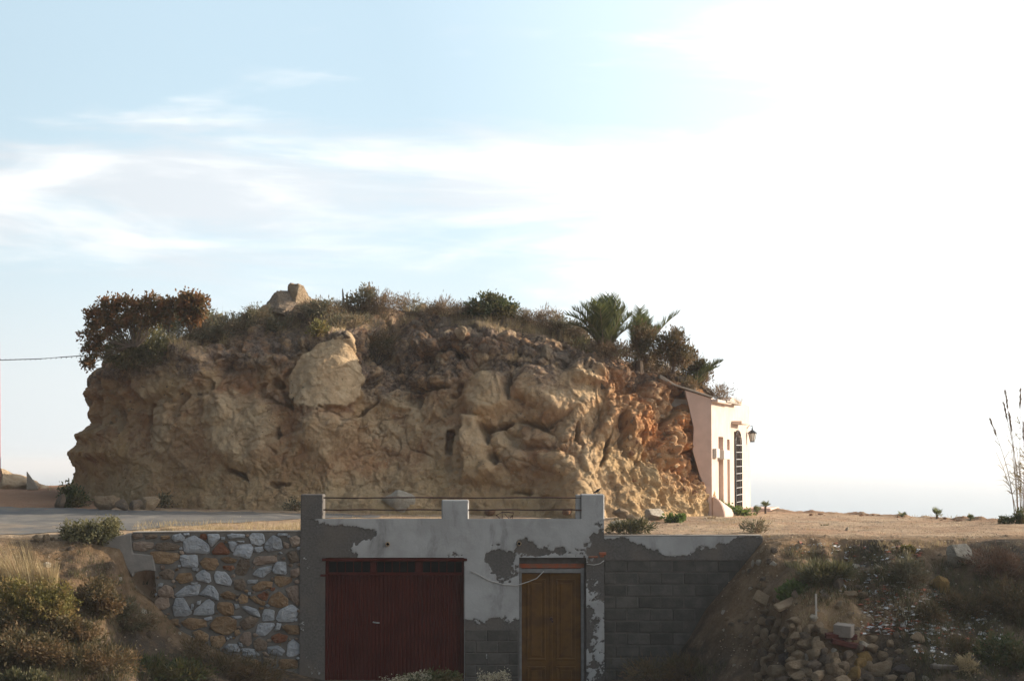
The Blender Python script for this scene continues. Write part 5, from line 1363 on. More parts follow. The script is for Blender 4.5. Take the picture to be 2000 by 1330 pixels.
# ------------------------------------------------------------------ boulders and plants at the foot of the mound
for i, (px_, py_, w_, h2, m, lb) in enumerate((
    (780, 1000, 78, 56, M_STONE_PALE, 'big rounded boulder behind the railing of the garage roof'),
    (200, 996, 62, 36, M_STONE_TAN, 'pale boulder at the left foot of the mound, largest of its row'),
    (236, 998, 30, 26, M_STONE_LICHEN, 'small grey rock leaning between the two foot boulders'),
    (262, 996, 34, 22, M_STONE_LICHEN, 'low grey rock left of the peaked foot boulder'),
    (295, 996, 52, 36, M_STONE_TAN, 'peaked pale boulder at the foot of the mound beside a low bush'),
    (118, 992, 26, 32, M_STONE_LICHEN, 'upright pinkish rock beside the dark bush at the left foot'),
    (1282, 1016, 48, 26, M_STONE_PALE, 'smooth white boulder lying on the sand at the right foot'),
    (1213, 1012, 38, 26, M_STONE_TAN, 'tan rock on the ground left of the smooth white boulder'),
    (1228, 1016, 22, 14, M_STONE_TAN, 'small rock tucked against the tan rock'),
    (1205, 1028, 30, 14, M_STONE_PALE, 'low pale rock just right of the garage parapet'),
    (1110, 1006, 40, 14, M_STONE_RED, 'flat brown rock behind the right bay of railing'),
    (960, 1006, 26, 16, M_STONE_RED, 'reddish rock by the middle parapet post'),
    (1655, 1036, 9, 8, M_STONE_PALE, 'small pale stone alone on the sunny plateau'),
    (1880, 1106, 66, 50, M_STONE_PALE, 'large tan boulder poking from the top of the right bank'),
    (1838, 1158, 46, 44, M_STONE_YELLOW, 'yellow egg-shaped boulder halfway down the right bank'),
    (1798, 1100, 20, 18, M_STONE_TAN, 'small rock left of the large tan boulder'),
    (1600, 1083, 17, 13, M_STONE_TAN, 'small tan rock near the lip of the right bank'),
    (1470, 1108, 9, 16, M_STONE_PALE, 'thin pale stone at the end of the block wall'),
    (1483, 1103, 13, 14, M_STONE_PALE, 'rounded pale stone at the end of the block wall'))):
    place_rock('boulder' if w_ > 40 else 'rock', px_, py_, w_, h2, m, i % 7, lb, 'loose rocks', sub=4 if w_ > 40 else 3, sink=.08, cat='boulder' if w_ > 40 else 'rock')
G_F = 'plants at the foot of the mound'
shrub('bush', 145, 990, [(145, 974, 24, 16), (130, 962, 10, 12)], L_DARK, 'dark bush at the left corner of the mound foot', group=G_F, seed=31, leaf=(.09, .02))
shrub('bush', 322, 992, [(322, 980, 12, 12)], L_GREY, 'little bush against the peaked boulder', group=G_F, seed=32, leaf=(.07, .016))
shrub('bush', 572, 996, [(572, 988, 14, 8)], L_GREY, 'small grey bush left of the garage corner post', group=G_F, seed=33, leaf=(.07, .016))
tuft('weed', 140, 965, 30, 34, L_GREY, 'thin tall weeds on the skyline left of the mound', cat='weed', seed=50, n=26, lean=.4)
tuft('weed', 97, 958, 14, 18, L_STRAW, 'thin dry weed in the gap between outcrop and mound', cat='weed', seed=51, n=16, lean=.5)
shrub('weed_patch', 1425, 1006, [(1415, 1000, 26, 6), (1440, 1006, 24, 6), (1400, 994, 14, 5)], L_GREEN, 'bright green leafy weeds below the house wall', cat='weeds', seed=34, leaf=(.10, .035), clump=.12, stem=M_TWIG)
shrub('bush', 1472, 1040, [(1472, 1030, 18, 9)], L_GREY, 'grey green bush at the end of the block wall top', cat='shrub', seed=35, leaf=(.07, .008), spiky=.8, clump=.1)
shrub('weed_patch', 1222, 1042, [(1222, 1034, 26, 8), (1250, 1028, 20, 7)], L_GRASS, 'dull green weeds beside the garage parapet', cat='weeds', seed=36, leaf=(.09, .010), spiky=.8, clump=.1)
shrub('weed', 1318, 1020, [(1318, 1014, 14, 4)], L_GREEN, 'flat green weed right of the smooth white boulder', cat='weeds', seed=37, leaf=(.08, .025), clump=.1)
for i, (px_, py_, lb) in enumerate(((1750, 1056, 'tiny green tuft on the lip above the rubble'), (1880, 1054, 'tiny green tuft above the large tan boulder'), (1610, 1026, 'tiny dull tuft in the middle of the plateau'), (1390, 1012, 'reddish tuft in front of the house buttress'))):
    tuft('grass_tuft', px_, py_, 26, 9, L_GRASS if i < 3 else L_DRY, lb, cat='grass', seed=60 + i, n=60, lean=.9)

# fan palms on the plateau edge
def fan_palm(px, py, tip_y, wpx, trunk_px, label, seed):
    rng = np.random.default_rng(seed); h_, _ = hit(px, py, 'g', 46.0); s = h_.y / F
    root = empty('fan_palm', h_, label, 'palm', 'small fan palms along the plateau edge')
    th_ = trunk_px * s; rad = (py - tip_y - trunk_px) * s
    m_ = MB(); m_.tube([(0, 0, -.1), (0, 0, th_ * .6), (0, 0, th_ + .02)], .028, .032, n=7); m_.build('trunk', M_BARK, root, world=False)
    for k in range(11):
        a = rng.uniform(0, 2 * math.pi); e = rng.uniform(.05, 1.35); L = rad * rng.uniform(.6, .8)
        dr = Vector((math.cos(a) * math.cos(e) * (wpx * s / 2) / max(rad, .01), math.sin(a) * math.cos(e), math.sin(e))); c = Vector((0, 0, th_)) + dr * L * .45
        sd = dr.cross(Vector((0, 0, 1))).normalized(); V = []; Q = []
        for j in range(11):
            b_ = (j - 5) / 5 * 1.0; dd = (dr.normalized() * math.cos(b_) + sd * math.sin(b_)).normalized(); w2_ = dr.normalized().cross(dd); w2_ = (sd * math.cos(b_) - dr.normalized() * math.sin(b_)) * .008
            i0 = len(V); V += [c - w2_ * .4, c + dd * L * .55 + w2_, c + dd * L * (1 - .15 * abs(b_)), c + dd * L * .55 - w2_]; Q.append((i0, i0 + 1, i0 + 2, i0 + 3))
        mb = MB(); mb.v = [tuple(q_) for q_ in V]; mb.f = Q
        mb.tube([(0, 0, th_), c], .007, n=3)
        me_ = bpy.data.meshes.new('leaf'); me_.from_pydata(mb.v, [], mb.f); link('leaf', me_, L_FAN, root)
fan_palm(1495, 1003, 974, 27, 13, 'fan palm on a short trunk beside the house step', 1)
fan_palm(1479, 1003, 985, 20, 2, 'low fan palm nestled against the house corner', 2)
fan_palm(1762, 1009, 994, 20, 1, 'low fan palm among the edge stones', 3)
fan_palm(1830, 1013, 989, 22, 5, 'bushy fan palm standing clear on the plateau edge', 4)
fan_palm(1895, 1017, 1001, 18, 1, 'sparse little fan palm nearest the reeds', 5)
# reddish stones on the lip belong to the ground
for i in range(34):
    px_ = rs.uniform(1570, 1960); yy = np.interp(px_, [1480, 1570, 1700, 1800, 1900, 2000], [1003, 1003, 1003, 1008, 1014, 1020])
    h_, n_ = hit(px_, yy + rs.uniform(1, 5), 'g', 46.0); s = h_.y / F * rs.choice([4, 5, 7, 9]) / 2
    if i == 3: s *= 1.6
    o = link('stone', rock_var(i % 7, M_STONE_RED, 2), None, g_ob); o.scale = (s, s, s * .7); o.location = h_; o.rotation_euler = (0, 0, i)

# giant reeds at the right edge
rng = np.random.default_rng(12); hR, _ = hit(1985, 1019, 'g', 42.0); sR = hR.y / F
reeds = empty('giant_reed', hR, 'clump of tall giant reeds with feathery plumes at the plateau edge', 'reeds')
for (bx_, tx, ty, plume) in ((1988, 1935, 822, 1), (1990, 1964, 768, 1), (1992, 1961, 792, 1), (1994, 1972, 812, 1), (1996, 1993, 765, 1), (2000, 1998, 828, 1), (1998, 2010, 790, 1), (2004, 2022, 800, 1), (1986, 1944, 880, 0), (1992, 1975, 880, 0), (1996, 1985, 870, 0), (2002, 2004, 850, 0), (2008, 2030, 840, 1), (1998, 1990, 900, 0), (2006, 2012, 860, 0)):
    b_ = at(bx_, 1018, hR.y) - hR; t_ = at(tx, ty, hR.y + rng.uniform(-.3, .3)) - hR; b_.y += rng.uniform(-.25, .25)
    pts = [b_.lerp(t_, k / 8) + Vector(((b_ - t_).x * .35 * math.sin(math.pi * k / 8) * .5, 0, 0)) for k in range(9)]
    m_ = MB(); m_.tube(pts, .011, .004, n=5); stk = m_.build('stalk', M_TWIG, reeds, world=False)
    V = []; Q = []
    for k in range(9 if plume else 16):
        c = pts[2 + int(rng.integers(0, 5))].lerp(pts[3 + int(rng.integers(0, 4))], rng.random()); sg = rng.choice([-1, 1]); L = rng.uniform(.15, .36)
        d1 = Vector((sg * rng.uniform(.4, .9), rng.uniform(-.4, .4), rng.uniform(.3, .9))).normalized(); tipv = c + d1 * L + Vector((sg * L * .3, 0, -L * .35)); md = c + d1 * L * .6; w2_ = Vector((0, .3, .95)).cross(d1).normalized() * .011
        i0 = len(V); V += [c - w2_ * .6, c + w2_ * .6, md + w2_, tipv, md - w2_]; Q += [(i0, i0 + 1, i0 + 2, i0 + 4), (i0 + 4, i0 + 2, i0 + 3)]
    me_ = bpy.data.meshes.new('leaves'); me_.from_pydata([tuple(q_) for q_ in V], [], Q); link('leaves', me_, L_REED, stk)
    if plume:
        ax_ = (pts[8] - pts[7]).normalized(); n = 110; tq = rng.random(n); c = np.array(pts[8])[None] - np.array(ax_)[None] * (tq * .42)[:, None]
        dr = np.array(ax_)[None] * 1.0 + rng.normal(size=(n, 3)) * .16; dr /= np.linalg.norm(dr, axis=1, keepdims=True)
        v, f = leaf_quads(c, dr, np.full(n, .13) * rng.uniform(.6, 1.1, n), np.full(n, .007), rng)
        link('plume', mesh_np('plume', v, f, smooth=False), L_PLUME, stk)
shrub('bush', 1992, 1022, [(1992, 1014, 10, 10), (1965, 1018, 12, 4)], L_DARK, 'low dark bush at the base of the giant reeds', cat='shrub', seed=38, leaf=(.08, .014), clump=.1)

# ------------------------------------------------------------------ left side: outcrop, pole, wire, bank growth
hO, _ = hit(30, 962, 'g', 55.0)
oc = rock_mesh('rock_outcrop', 501, 5, 12, rough=.22); oc.materials.append(M_STONE_TAN)
o = link('rock_outcrop', oc, None, None, (at(12, 940, 55).x, 55.6, .62)); o.scale = (1.0, 1.1, .62); tag(o, 'pale split rock outcrop under the pole on the far left', 'outcrop')
m_ = MB(); m_.poly_prism([(52, 919), (76, 953), (74, 957), (52, 957)], lambda a, b, d_: tuple(at(a, b, d_)), 54.2, 55.4)
o = m_.build('cut_block', M_STONE_PALE, None, bevel=.03); tag(o, 'sunlit pale cut block at the edge of the far left outcrop', 'block')
pz = at(0, 912, 55.0)
pole_o = empty('utility_pole', (pz.x, 55.0, .5), 'thin pinkish pole standing on the far left outcrop', 'pole')
m_ = MB(); m_.tube([(pz.x - .02, 55, .4), (pz.x - .06, 55, 3.0), (pz.x - .10, 55, 4.9)], .055, .03, n=10); m_.build('shaft', M_POLE, pole_o, smooth=True)
m_ = MB(); m_.tube([at(-14, 704, 55.0), at(40, 702, 54), at(75, 701, 53.4), at(120, 697.5, 52.6), at(165, 694.5, 51.6), at(205, 690, 50.3)], .012, n=5)
for k in range(22):
    a = at(-10 + k * 10, 702.5 - (max(0, k - 7)) * .55, 55 - k * .2); m_.tube([a + Vector((-.02, 0, -.02)), a + Vector((.02, 0, .025))], .008, n=4)
o = m_.build('barbed_wire', M_CABLE); tag(o, 'strand of barbed wire strung from the pole to the mound', 'wire')

G_B = 'plants on the left bank'
shrub('shrub', 175, 1060, [(150, 1040, 30, 16), (195, 1034, 32, 16), (214, 1028, 14, 14), (175, 1046, 50, 14)], L_OLIVE, 'wide olive shrub on the lip of the left bank beside the road', group=G_B, seed=51, leaf=(.055, .012), clump=.10, dens=1.0, stem=M_TWIG, stems=24)
shrub('shrub', 70, 1215, [(70, 1185, 62, 34), (105, 1170, 36, 30), (30, 1170, 40, 36), (115, 1195, 30, 22)], L_YELLOW, 'yellow green shrub on the left bank below the straw grass', group=G_B, seed=52, leaf=(.06, .014), clump=.12, dens=1.0, stem=M_TWIG, stems=30)
for i, (px_, py_, w_, h2, dx_, lb) in enumerate(((45, 1160, 120, 125, -.35, 'big sheaf of straw coloured grass leaning left on the left bank'), (95, 1150, 60, 70, -.1, 'straw grass tuft right of the big sheaf on the left bank'), (5, 1160, 60, 90, -.2, 'straw grass tuft cut by the left edge of the view'))):
    tuft('straw_grass', px_, py_, w_, h2, L_STRAW, lb, cat='grass', group='straw grass tufts', seed=70 + i, n=420, lean=.35, dirx=dx_, bw=.005)
shrub('shrub', 190, 1190, [(185, 1165, 34, 30), (205, 1180, 30, 22)], L_CONIF, 'dark shrub in the hollow of the left bank', group=G_B, seed=53, leaf=(.07, .014), clump=.12)
shrub('shrub', 40, 1290, [(30, 1270, 60, 30), (90, 1280, 50, 26)], L_CONIF, 'dark green bush low on the left bank', group=G_B, seed=54, leaf=(.08, .018), clump=.14)
shrub('shrub', 170, 1300, [(160, 1282, 60, 24), (220, 1290, 50, 20)], L_CONIF, 'dull brown undergrowth at the foot of the left bank', group=G_B, seed=55, leaf=(.08, .010), clump=.14, spiky=.4)
shrub('sprig_plant', 45, 1345, [(30, 1330, 20, 14), (72, 1332, 20, 14)], L_GRASS, 'upright green sprigs at the bottom left corner', cat='plant', seed=56, leaf=(.09, .016), clump=.10, spiky=.9)
shrub('shrub', 300, 1320, [(290, 1310, 60, 18), (360, 1316, 50, 18)], L_DARK, 'dark grassy bush at the bottom below the stone wall', group=G_B, seed=57, leaf=(.10, .010), clump=.14, spiky=.8)
shrub('shrub', 450, 1320, [(430, 1306, 50, 24), (500, 1312, 50, 20), (380, 1270, 20, 14)], L_CONIF, 'dead brown brush heaped against the stone wall foot', group=G_B, seed=58, leaf=(.11, .006), clump=.16, spiky=.5, stem=M_BARK, stems=60)
G_W = 'weeds in front of the garage'
shrub('weed_clump', 845, 1340, [(850, 1326, 34, 9), (800, 1330, 22, 7), (890, 1328, 16, 8)], L_DARK, 'dark green weeds growing before the red door', cat='weeds', group=G_W, seed=61, leaf=(.07, .014), clump=.11, depth=33.6)
shrub('flower_clump', 800, 1345, [(795, 1328, 34, 12), (830, 1322, 16, 10)], L_FLOWER, 'pale dry flower heads among the weeds before the red door', cat='weeds', seed=62, leaf=(.03, .012), clump=.09, dens=.35, depth=33.5, stem=M_TWIG)
shrub('flower_clump', 965, 1345, [(965, 1322, 34, 12)], L_FLOWER, 'pale flowering weed at the foot of the middle pillar', cat='weeds', seed=63, leaf=(.03, .012), clump=.09, dens=.4, depth=33.8, stem=M_TWIG)
shrub('brush', 1290, 1335, [(1270, 1312, 46, 16), (1340, 1310, 50, 20)], L_CONIF, 'dark dry brush at the foot of the block wall', cat='shrub', seed=64, leaf=(.11, .006), clump=.15, spiky=.5, stem=M_BARK, stems=50, depth=34.0)

shrub('shrub', 255, 1215, [(240, 1195, 26, 16), (270, 1220, 24, 14)], L_GREY, 'low grey scrub on the earth below the cement crust', group=G_B, seed=82, leaf=(.07, .010), clump=.10, spiky=.5)
shrub('shrub', 130, 1250, [(120, 1228, 40, 22), (165, 1240, 30, 18)], L_CONIF, 'dark bush under the yellow green shrub on the left bank', group=G_B, seed=83, leaf=(.07, .014), clump=.12)
shrub('shrub', 10, 1230, [(0, 1225, 40, 26)], L_CONIF, 'dark bush cut by the left edge of the view', group=G_B, seed=84, leaf=(.07, .014), clump=.12)
# undergrowth and leaf litter low on both banks, a mass without number
rng = np.random.default_rng(21); GV = []; GQ = []; off = 0
def scatter_blades(n, pxr, pyr, hmin, hmax, bw_, nb=18, keep=None):
    global off
    for i in range(n):
        px_, py_ = rng.uniform(*pxr), rng.uniform(*pyr)
        if keep is not None and not keep(px_, py_): continue
        h_, n_ = hit(px_, py_, 'g', 33.0)
        v, f = blades(nb, (.14, .14), hmin, hmax * rng.uniform(.6, 1.1), .7, bw_, rng, centre=tuple(h_ - Vector((0, 0, .02))))
        GV.append(v); GQ.append(f + off); off += len(v)
scatter_blades(240, (-20, 420), (1215, 1335), .10, .34, .005, keep=lambda a, b: b > 1200 + a * .25)
scatter_blades(380, (1760, 2010), (1100, 1335), .08, .30, .005)
scatter_blades(160, (1540, 1760), (1075, 1160), .06, .2, .005)
scatter_blades(160, (140, 330), (1060, 1240), .05, .16, .005, keep=lambda a, b: b > 1070 + (a - 140) * .5)
scatter_blades(160, (1560, 1800), (1090, 1180), .06, .18, .004)
scatter_blades(70, (1180, 1420), (1290, 1335), .08, .26, .005)
o = link('undergrowth', mesh_np('undergrowth', np.concatenate(GV), np.concatenate(GQ)), L_GRASS); tag(o, 'dull undergrowth low on the banks', kind='stuff')
GV = []; GQ = []; off = 0
scatter_blades(190, (270, 590), (1022, 1040), .05, .17, .004, 14)
scatter_blades(60, (640, 940), (1003, 1012), .04, .10, .004, 12)
scatter_blades(120, (1190, 1520), (1015, 1048), .03, .08, .004, 12)
scatter_blades(60, (1380, 1500), (1005, 1025), .04, .12, .004, 14)
scatter_blades(90, (1560, 2000), (1056, 1075), .04, .12, .004, 12)
scatter_blades(110, (1480, 2000), (1006, 1050), .03, .09, .004, 10)
scatter_blades(120, (1560, 1780), (1150, 1215), .05, .14, .004, 12)
o = link('dry_turf', mesh_np('dry_turf', np.concatenate(GV), np.concatenate(GQ)), L_STRAW); tag(o, 'thin dry turf along the wall tops and plateau', kind='stuff')
# gravel strewn about
def pebbles(name, regions, m, label, seed, smin=.008, smax=.03, flat=.6):
    rng_ = np.random.default_rng(seed); V = []; T3 = []; off_ = 0
    octa = np.array([(1, 0, 0), (0, 1, 0), (-1, 0, 0), (0, -1, 0), (0, 0, 1), (0, 0, -1.0)]); tri = np.array([(0, 1, 4), (1, 2, 4), (2, 3, 4), (3, 0, 4), (1, 0, 5), (2, 1, 5), (3, 2, 5), (0, 3, 5)])
    for n, pxr, pyr in regions:
        for i in range(n):
            h_, n_ = hit(rng_.uniform(*pxr), rng_.uniform(*pyr), 'g', 45.0)
            s = smin + (smax - smin) * rng_.random() ** 3
            v = octa * rng_.uniform(.6, 1.3, (6, 1)) * np.array([s, s * .8, s * flat]); a = rng_.uniform(0, 6.28); c_, s_ = math.cos(a), math.sin(a)
            tl = rng_.normal() * .5; v = v @ np.array([[1, 0, 0], [0, math.cos(tl), -math.sin(tl)], [0, math.sin(tl), math.cos(tl)]])
            v = np.stack([v[:, 0] * c_ - v[:, 1] * s_, v[:, 0] * s_ + v[:, 1] * c_, v[:, 2]], 1) + np.array(h_)
            V.append(v); T3.append(tri + off_); off_ += 6
    o = link(name, mesh_np(name, np.concatenate(V), None, np.concatenate(T3), smooth=False), m); return tag(o, label, kind='stuff')
M_PEB = mat('pebbles', lambda t, bs, out: t.set(bs.inputs['Base Color'], t.mix(ISL(t), (0.26, 0.18, 0.11), (0.52, 0.42, 0.31))))
def _shard(t, bs, out):
    r = ISL(t); c = t.mix(t.ramp(r, .28, .32), (0.36, 0.12, 0.07), (0.62, 0.60, 0.58)); c = t.mix(t.ramp(r, .62, .66), c, (0.34, 0.27, 0.20)); c = t.mix(t.ramp(r, .9, .92), c, (0.72, 0.72, 0.72)); t.set(bs.inputs['Base Color'], c)
M_SHARD = mat('broken tile shards', _shard)
pebbles('gravel', [(1500, (1185, 1990), (1008, 1058)), (500, (150, 1380), (985, 1010)), (500, (1480, 2000), (1055, 1330)), (250, (0, 560), (1050, 1330)), (260, (1200, 1400), (1000, 1030)), (200, (1400, 1520), (1060, 1330))], M_PEB, 'gravel scattered over the plateau and banks', 3)
pebbles('debris', [(420, (1640, 1800), (1065, 1160)), (760, (1680, 1860), (1150, 1240)), (420, (1780, 1960), (1190, 1290)), (60, (1540, 1640), (1060, 1080))], M_SHARD, 'broken white and red tile shards spilled down the right bank', 4, .014, .085, .25)

for i in range(290):
    px_, py_ = (rs.uniform(1500, 2000), rs.uniform(1062, 1330)) if i % 5 < 3 else ((rs.uniform(20, 420), rs.uniform(1065, 1300)) if i % 5 == 3 else (rs.uniform(1400, 1520), rs.uniform(1070, 1300)))
    h_, n_ = hit(px_, py_, 'g', 33.0); s = h_.y / F * rs.choice([5, 6, 8, 11, 15, 20]) / 2
    o = link('stone', rock_var(i % 7, rs.choice([M_STONE_TAN, M_STONE_LICHEN, M_STONE_PALE, M_STONE_LICHEN]), 3), None, g_ob); o.scale = (s, s, s * .75); o.location = h_ - n_ * s * .2; o.rotation_euler = (rs.uniform(-.5, .5), rs.uniform(-.5, .5), i)

# ------------------------------------------------------------------ dry stone wall at the lower right
dsw = empty('dry_stone_wall', hit(1600, 1330, 'g', 31.0)[0], 'tumbledown dry stone wall of tan rocks at the lower right', 'wall')
DW = [(300,340,110,70),(425,375,110,60),(250,440,90,90),(340,430,130,80),(290,560,90,130),(400,510,110,90),(565,495,80,70),(380,600,110,100),(470,630,130,90),(600,590,110,80),(640,530,60,80),(310,660,80,80),(390,710,120,80),
 (270,770,90,110),(350,800,120,100),(480,810,190,120),(680,670,140,115),(740,520,130,90),(700,580,130,90),(810,640,120,95),(850,710,135,125),(630,780,140,115),(780,770,145,115),(910,840,125,105),(270,850,90,85),(440,940,225,135),
 (280,930,90,100),(620,900,215,120),(800,890,170,140),(960,930,135,145),(640,1010,175,115),(830,1000,185,100),(360,1030,115,70),(480,1035,145,70),(850,490,115,85),(600,430,150,100),(1450,940,290,190),(1690,930,165,95),(1250,880,140,120),
 (1100,900,125,135),(1210,970,170,130),(1320,810,140,110),(1390,700,140,90),(1240,710,105,85),(1080,1040,155,90),(430,455,120,80),(500,560,90,80),(540,640,100,80),(460,720,110,80),(560,830,100,90),(700,870,110,80),(730,960,120,90),(560,960,110,90),(900,740,100,90),(960,800,110,90),(1020,870,110,100),(1050,960,140,110),(1320,900,120,110),(1330,1010,150,100),(1560,860,110,90),(1590,1020,150,90),(1780,1010,130,90),(890,560,110,90),(1130,640,110,80),(1480,780,110,90),(200,520,70,90),(190,640,80,90),(180,760,70,100),(190,900,80,110),(220,1010,90,90),(740,610,90,70),(540,720,90,70),(1010,800,100,90),(1130,790,110,90)]
SR = lambda c: (1440 + c[0] / 5.263, 1130 + c[1] / 5.263)
for i, (cx_, cy_, w_, h2) in enumerate(DW):
    a, b = SR((cx_, cy_)); h_, n_ = hit(a, b, 'g', 31.5); s = h_.y / F
    m = M_STONE_DARK if i in (15, 37) else (M_STONE_YELLOW if i in (38, 40, 41) else (M_STONE_LICHEN if i % 5 == 3 else M_STONE_TAN))
    o = link('stone', rock_var(i % 7, m, 3))
    o.scale = (w_ / 5.263 * s * .62, w_ / 5.263 * s * .5, h2 / 5.263 * s * .62); o.location = at(a, b, h_.y - .06); o.rotation_euler = (0, R(rs.uniform(-18, 18)), R(rs.uniform(-30, 30)))
    local(o, dsw)
# loose rocks above the dry stone wall
for i, (cx_, cy_, w_, h2, lb) in enumerate(((900, 215, 120, 90, 'egg-shaped rock right of the pale stake'), (1140, 200, 190, 105, 'long lumpy rock above the spilled tiles'), (1160, 112, 85, 70, 'small rock propped behind the long lumpy rock'), (1040, 110, 150, 125, 'brown rock topping the loose pile on the right bank'),
   (1310, 185, 150, 75, 'flat tan rock right of the long lumpy rock'), (1060, 298, 110, 90, 'pointed rock downhill of the egg-shaped rock'), (1250, 110, 110, 60, 'brownish rock behind the flat tan rock'), (1480, 118, 80, 80, 'lone rock at the top of the tile spill'), (1800, 245, 72, 72, 'small pale rock standing in the tile spill'),
   (590, 210, 80, 105, 'upright rock among bright green leaves'), (1230, 610, 130, 90, 'rock right of the broken block'), (1400, 640, 150, 85, 'broad pale rock below the pointed brown one'), (1400, 560, 90, 80, 'pointed brown rock above the broad pale rock'), (1580, 700, 100, 90, 'rough pale rock at the wall end'), (1670, 775, 110, 80, 'second rough rock at the wall end, lower down'),
   (1630, 620, 80, 100, 'brown rock left of the grassy hump'), (1850, 655, 165, 120, 'large brown hump of rock under dry grass'))):
    a, b = SR((cx_, cy_)); place_rock('rock', a, b, w_ / 5.263, h2 / 5.263, M_STONE_TAN if i % 3 else M_STONE_LICHEN, i % 7, lb, 'loose rocks', which='g', sink=.12)
# stake, slabs, broken block, boards
h_, _ = hit(1594, 1201, 'g', 33); m_ = MB(); m_.box(h_.x - .015, h_.x + .015, h_.y - .015, h_.y + .015, h_.z - .15, at(1594, 1159, h_.y).z); o = m_.build('stake', M_STAKE, bevel=.003); tag(o, 'pale wooden stake upright on the right bank', 'stake')
def loose_box(name, px, py, w_, h2, dep, rot, m, label, cat, up=0.0, bev=.01):
    h_, _ = hit(px, py, 'g', 32.5); s = h_.y / F; mb = MB(); mb.box(-w_ * s / 2, w_ * s / 2, -dep / 2, dep / 2, -h2 * s / 2, h2 * s / 2)
    o = mb.build(name, m, bevel=bev); o.location = h_ + Vector((0, -.04, h2 * s * .45 + up)); o.rotation_euler = tuple(R(a) for a in rot); return tag(o, label, cat)
# hollow concrete block: shell, webs and open cells
h_, _ = hit(1646, 1241, 'g', 32.0); hb_o = empty('concrete_block', h_ + Vector((0, -.12, .10)), 'broken grey concrete block resting on the red boards', 'block')
mb = MB(); mb.box(-.15, .15, -.10, -.07, -.10, .10); mb.box(-.15, .15, .07, .10, -.10, .10); mb.box(-.15, -.12, -.069, .069, -.10, .10); mb.box(.12, .15, -.069, .069, -.10, .10); o = mb.build('shell', M_OLDBLOCK, hb_o, world=False, bevel=.006)
mb = MB(); mb.box(-.015, .015, -.069, .069, -.10, .10); mb.box(-.119, -.016, -.069, .069, .085, .099); mb.box(.016, .119, -.069, .069, .085, .099); mb.build('web', M_OLDBLOCK, hb_o, world=False)
hb_o.rotation_euler = (R(8), R(4), R(-28))
loose_box('red_board', 1641, 1252, 62, 9, .16, (10, 3, 6), M_BOARDRED, 'upper of two red boards wedged in the dry stone wall', 'board', .06, .004)
loose_box('red_board', 1655, 1268, 64, 9, .14, (10, 13, 4), M_BOARDRED, 'lower slanting red board wedged in the dry stone wall', 'board', .06, .004)
loose_box('stone_slab', 1534, 1186, 42, 7, .22, (20, -22, 10), M_STONE_TAN, 'pale slab tilted on top of the dry stone wall', 'slab', .03, .008)
loose_box('stone_slab', 1487, 1178, 30, 22, .10, (-20, 30, 0), M_STONE_TAN, 'tan slab leaning on the earth bank beside the dry stone wall', 'slab')
loose_box('wooden_beam', 1845, 1305, 56, 8, .12, (5, 4, 8), M_WOOD, 'short weathered beam lying at the lower right', 'beam')
loose_box('wooden_plank', 1930, 1310, 90, 5, .10, (10, 38, 10), M_WOOD, 'splintered plank sloping down the right bank', 'plank')
loose_box('roof_tile', 1688, 1262, 20, 8, .12, (0, 30, 20), M_STONE_PALE, 'yellowish hollow tile fragment right of the red boards', 'tile')
loose_box('hollow_brick', 1537, 1239, 24, 11, .12, (0, 35, 10), M_STONE_LICHEN, 'ribbed brick fragment among the wall stones', 'brick')
G_S = 'plants on the right bank'
shrub('leafy_plant', 1545, 1160, [(1548, 1152, 16, 10), (1570, 1158, 16, 10), (1540, 1168, 12, 6)], L_GREEN, 'bright green leafy plant above the dry stone wall', cat='plant', group=G_S, seed=71, leaf=(.08, .026), clump=.09, which='g')
shrub('grass_clump', 1610, 1140, [(1600, 1122, 34, 14), (1640, 1118, 24, 10)], L_GRASS, 'green grass clump above the bright leafy plant', cat='grass', group=G_S, seed=72, leaf=(.10, .008), clump=.10, spiky=.9, which='g')
shrub('dry_bush', 1770, 1140, [(1770, 1110, 28, 18), (1785, 1130, 24, 14)], L_GREY, 'grey bush below the yellow flowers on the right bank', cat='shrub', group=G_S, seed=73, leaf=(.08, .008), clump=.10, spiky=.6, which='g', stem=M_TWIG)
shrub('flower', 1772, 1082, [(1772, 1074, 8, 5)], L_YELLOW, 'tiny yellow flowers on the lip of the right bank', cat='flowers', group=G_S, seed=74, leaf=(.05, .02), clump=.06, which='g')
shrub('dry_bush', 1945, 1140, [(1935, 1100, 40, 24), (1975, 1110, 36, 30)], L_REDDISH, 'reddish brown dry bush right of the large tan boulder', cat='shrub', group=G_S, seed=75, leaf=(.08, .007), clump=.12, spiky=.5, which='g', stem=M_TWIG, stems=40)
shrub('dark_bush', 1985, 1200, [(1970, 1170, 40, 34), (1995, 1210, 30, 34)], L_CONIF, 'dark tangled bush at the right edge of the bank', cat='shrub', group=G_S, seed=76, leaf=(.09, .010), clump=.14, spiky=.4, which='g', stems=30)
shrub('dark_bush', 1900, 1200, [(1895, 1185, 40, 16), (1860, 1172, 24, 10)], L_CONIF, 'dark scrub below the yellow egg-shaped boulder', cat='shrub', group=G_S, seed=77, leaf=(.08, .008), clump=.12, spiky=.5, which='g', stems=24)
shrub('dark_bush', 1815, 1215, [(1815, 1198, 26, 14)], L_CONIF, 'round dark tuft in the middle of the tile spill', cat='shrub', group=G_S, seed=78, leaf=(.07, .010), clump=.10, spiky=.4, which='g')
shrub('dark_bush', 1960, 1290, [(1950, 1270, 46, 24), (1990, 1290, 30, 30)], L_DARK, 'dark green bush in the lower right corner', cat='shrub', group=G_S, seed=79, leaf=(.08, .014), clump=.12, which='g')
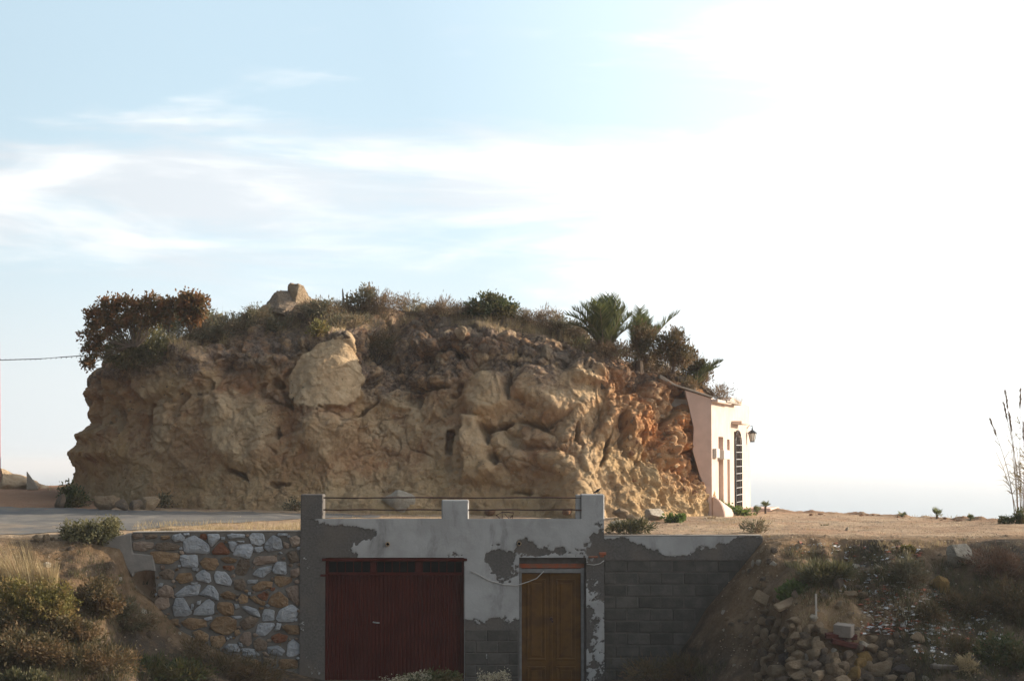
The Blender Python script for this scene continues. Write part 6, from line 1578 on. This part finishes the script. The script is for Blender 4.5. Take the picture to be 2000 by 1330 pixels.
shrub('dry_weed', 1890, 1318, [(1890, 1298, 18, 18)], L_STRAW, 'straw coloured weed beside the weathered beam', cat='weed', group=G_S, seed=80, leaf=(.07, .008), clump=.08, spiky=.7, which='g', dens=.5, stem=M_TWIG)
shrub('dark_bush', 1880, 1275, [(1870, 1262, 40, 12)], L_CONIF, 'flat dark brush above the weathered beam', cat='shrub', group=G_S, seed=81, leaf=(.08, .007), clump=.10, spiky=.5, which='g')

# little rocks on the left lip, bent iron frame on the plateau, bird on the corner post
for i, (a, b, w_, h2, lb) in enumerate(((70, 1057, 17, 15, 'leftmost rock on the lip of the left bank'), (88, 1056, 17, 15, 'tan rock next to the wide olive shrub on the lip'), (103, 1055, 12, 9, 'smallest rock on the lip of the left bank'))):
    place_rock('rock', a, b, w_, h2, M_STONE_TAN, i + 2, lb, 'loose rocks', sink=.1)
m_ = MB(); q_ = lambda a, b, d_=38.2: at(a, b, d_)
m_.tube([q_(981, 1014), q_(981, 999), q_(1003, 1001), q_(1000, 1014)], .014, n=5); m_.tube([q_(981, 1000, 38.4), q_(969, 1006, 38.6), q_(977, 1013, 38.5)], .012, n=5); m_.tube([q_(986, 1004), q_(995, 1013), q_(1001, 1006)], .010, n=5)
o = m_.build('bent_iron_frame', M_RUST); tag(o, 'bent rusty iron frame on the ground behind the railing', 'scrap iron')
bp = Vector((X(1168), YG + .12, Z(965) + .004))
bird = empty('bird', bp, 'small dark bird perched on the right garage post', 'bird')
bm = bmesh.new(); bmesh.ops.create_icosphere(bm, subdivisions=3, radius=1.0)
for v_ in bm.verts:
    x_, y_, z_ = v_.co; t_ = x_                      # long axis: tail at -x, breast and head at +x
    r_ = (1 - .55 * max(0, -t_) ** 1.2) * (1.0 if t_ < .45 else 1 - .25 * (t_ - .45))
    v_.co = (x_ * .062, y_ * .026 * r_, z_ * .028 * r_ + .5 * .062 * x_)
    if t_ > .55: v_.co.z += .012 * (t_ - .55) / .45
    if t_ < -.6: v_.co.x -= .03 * (-t_ - .6) / .4; v_.co.z -= .016 * (-t_ - .6) / .4
bme = bpy.data.meshes.new('body'); bm.to_mesh(bme); bm.free()
for p_ in bme.polygons: p_.use_smooth = True
o = link('body', bme, M_BIRD, bird, (0, 0, .058))
m_ = MB(); m_.tube([(.060, 0, .108), (.084, 0, .106)], .005, .001, n=5); m_.build('beak', M_STONE_DARK, bird, world=False)
for s_ in (-1, 1): m_ = MB(); m_.tube([(.004, .010 * s_, .04), (.008, .010 * s_, .002), (.022, .010 * s_, .001)], .003, n=4); m_.build('leg', M_STONE_DARK, bird, world=False)
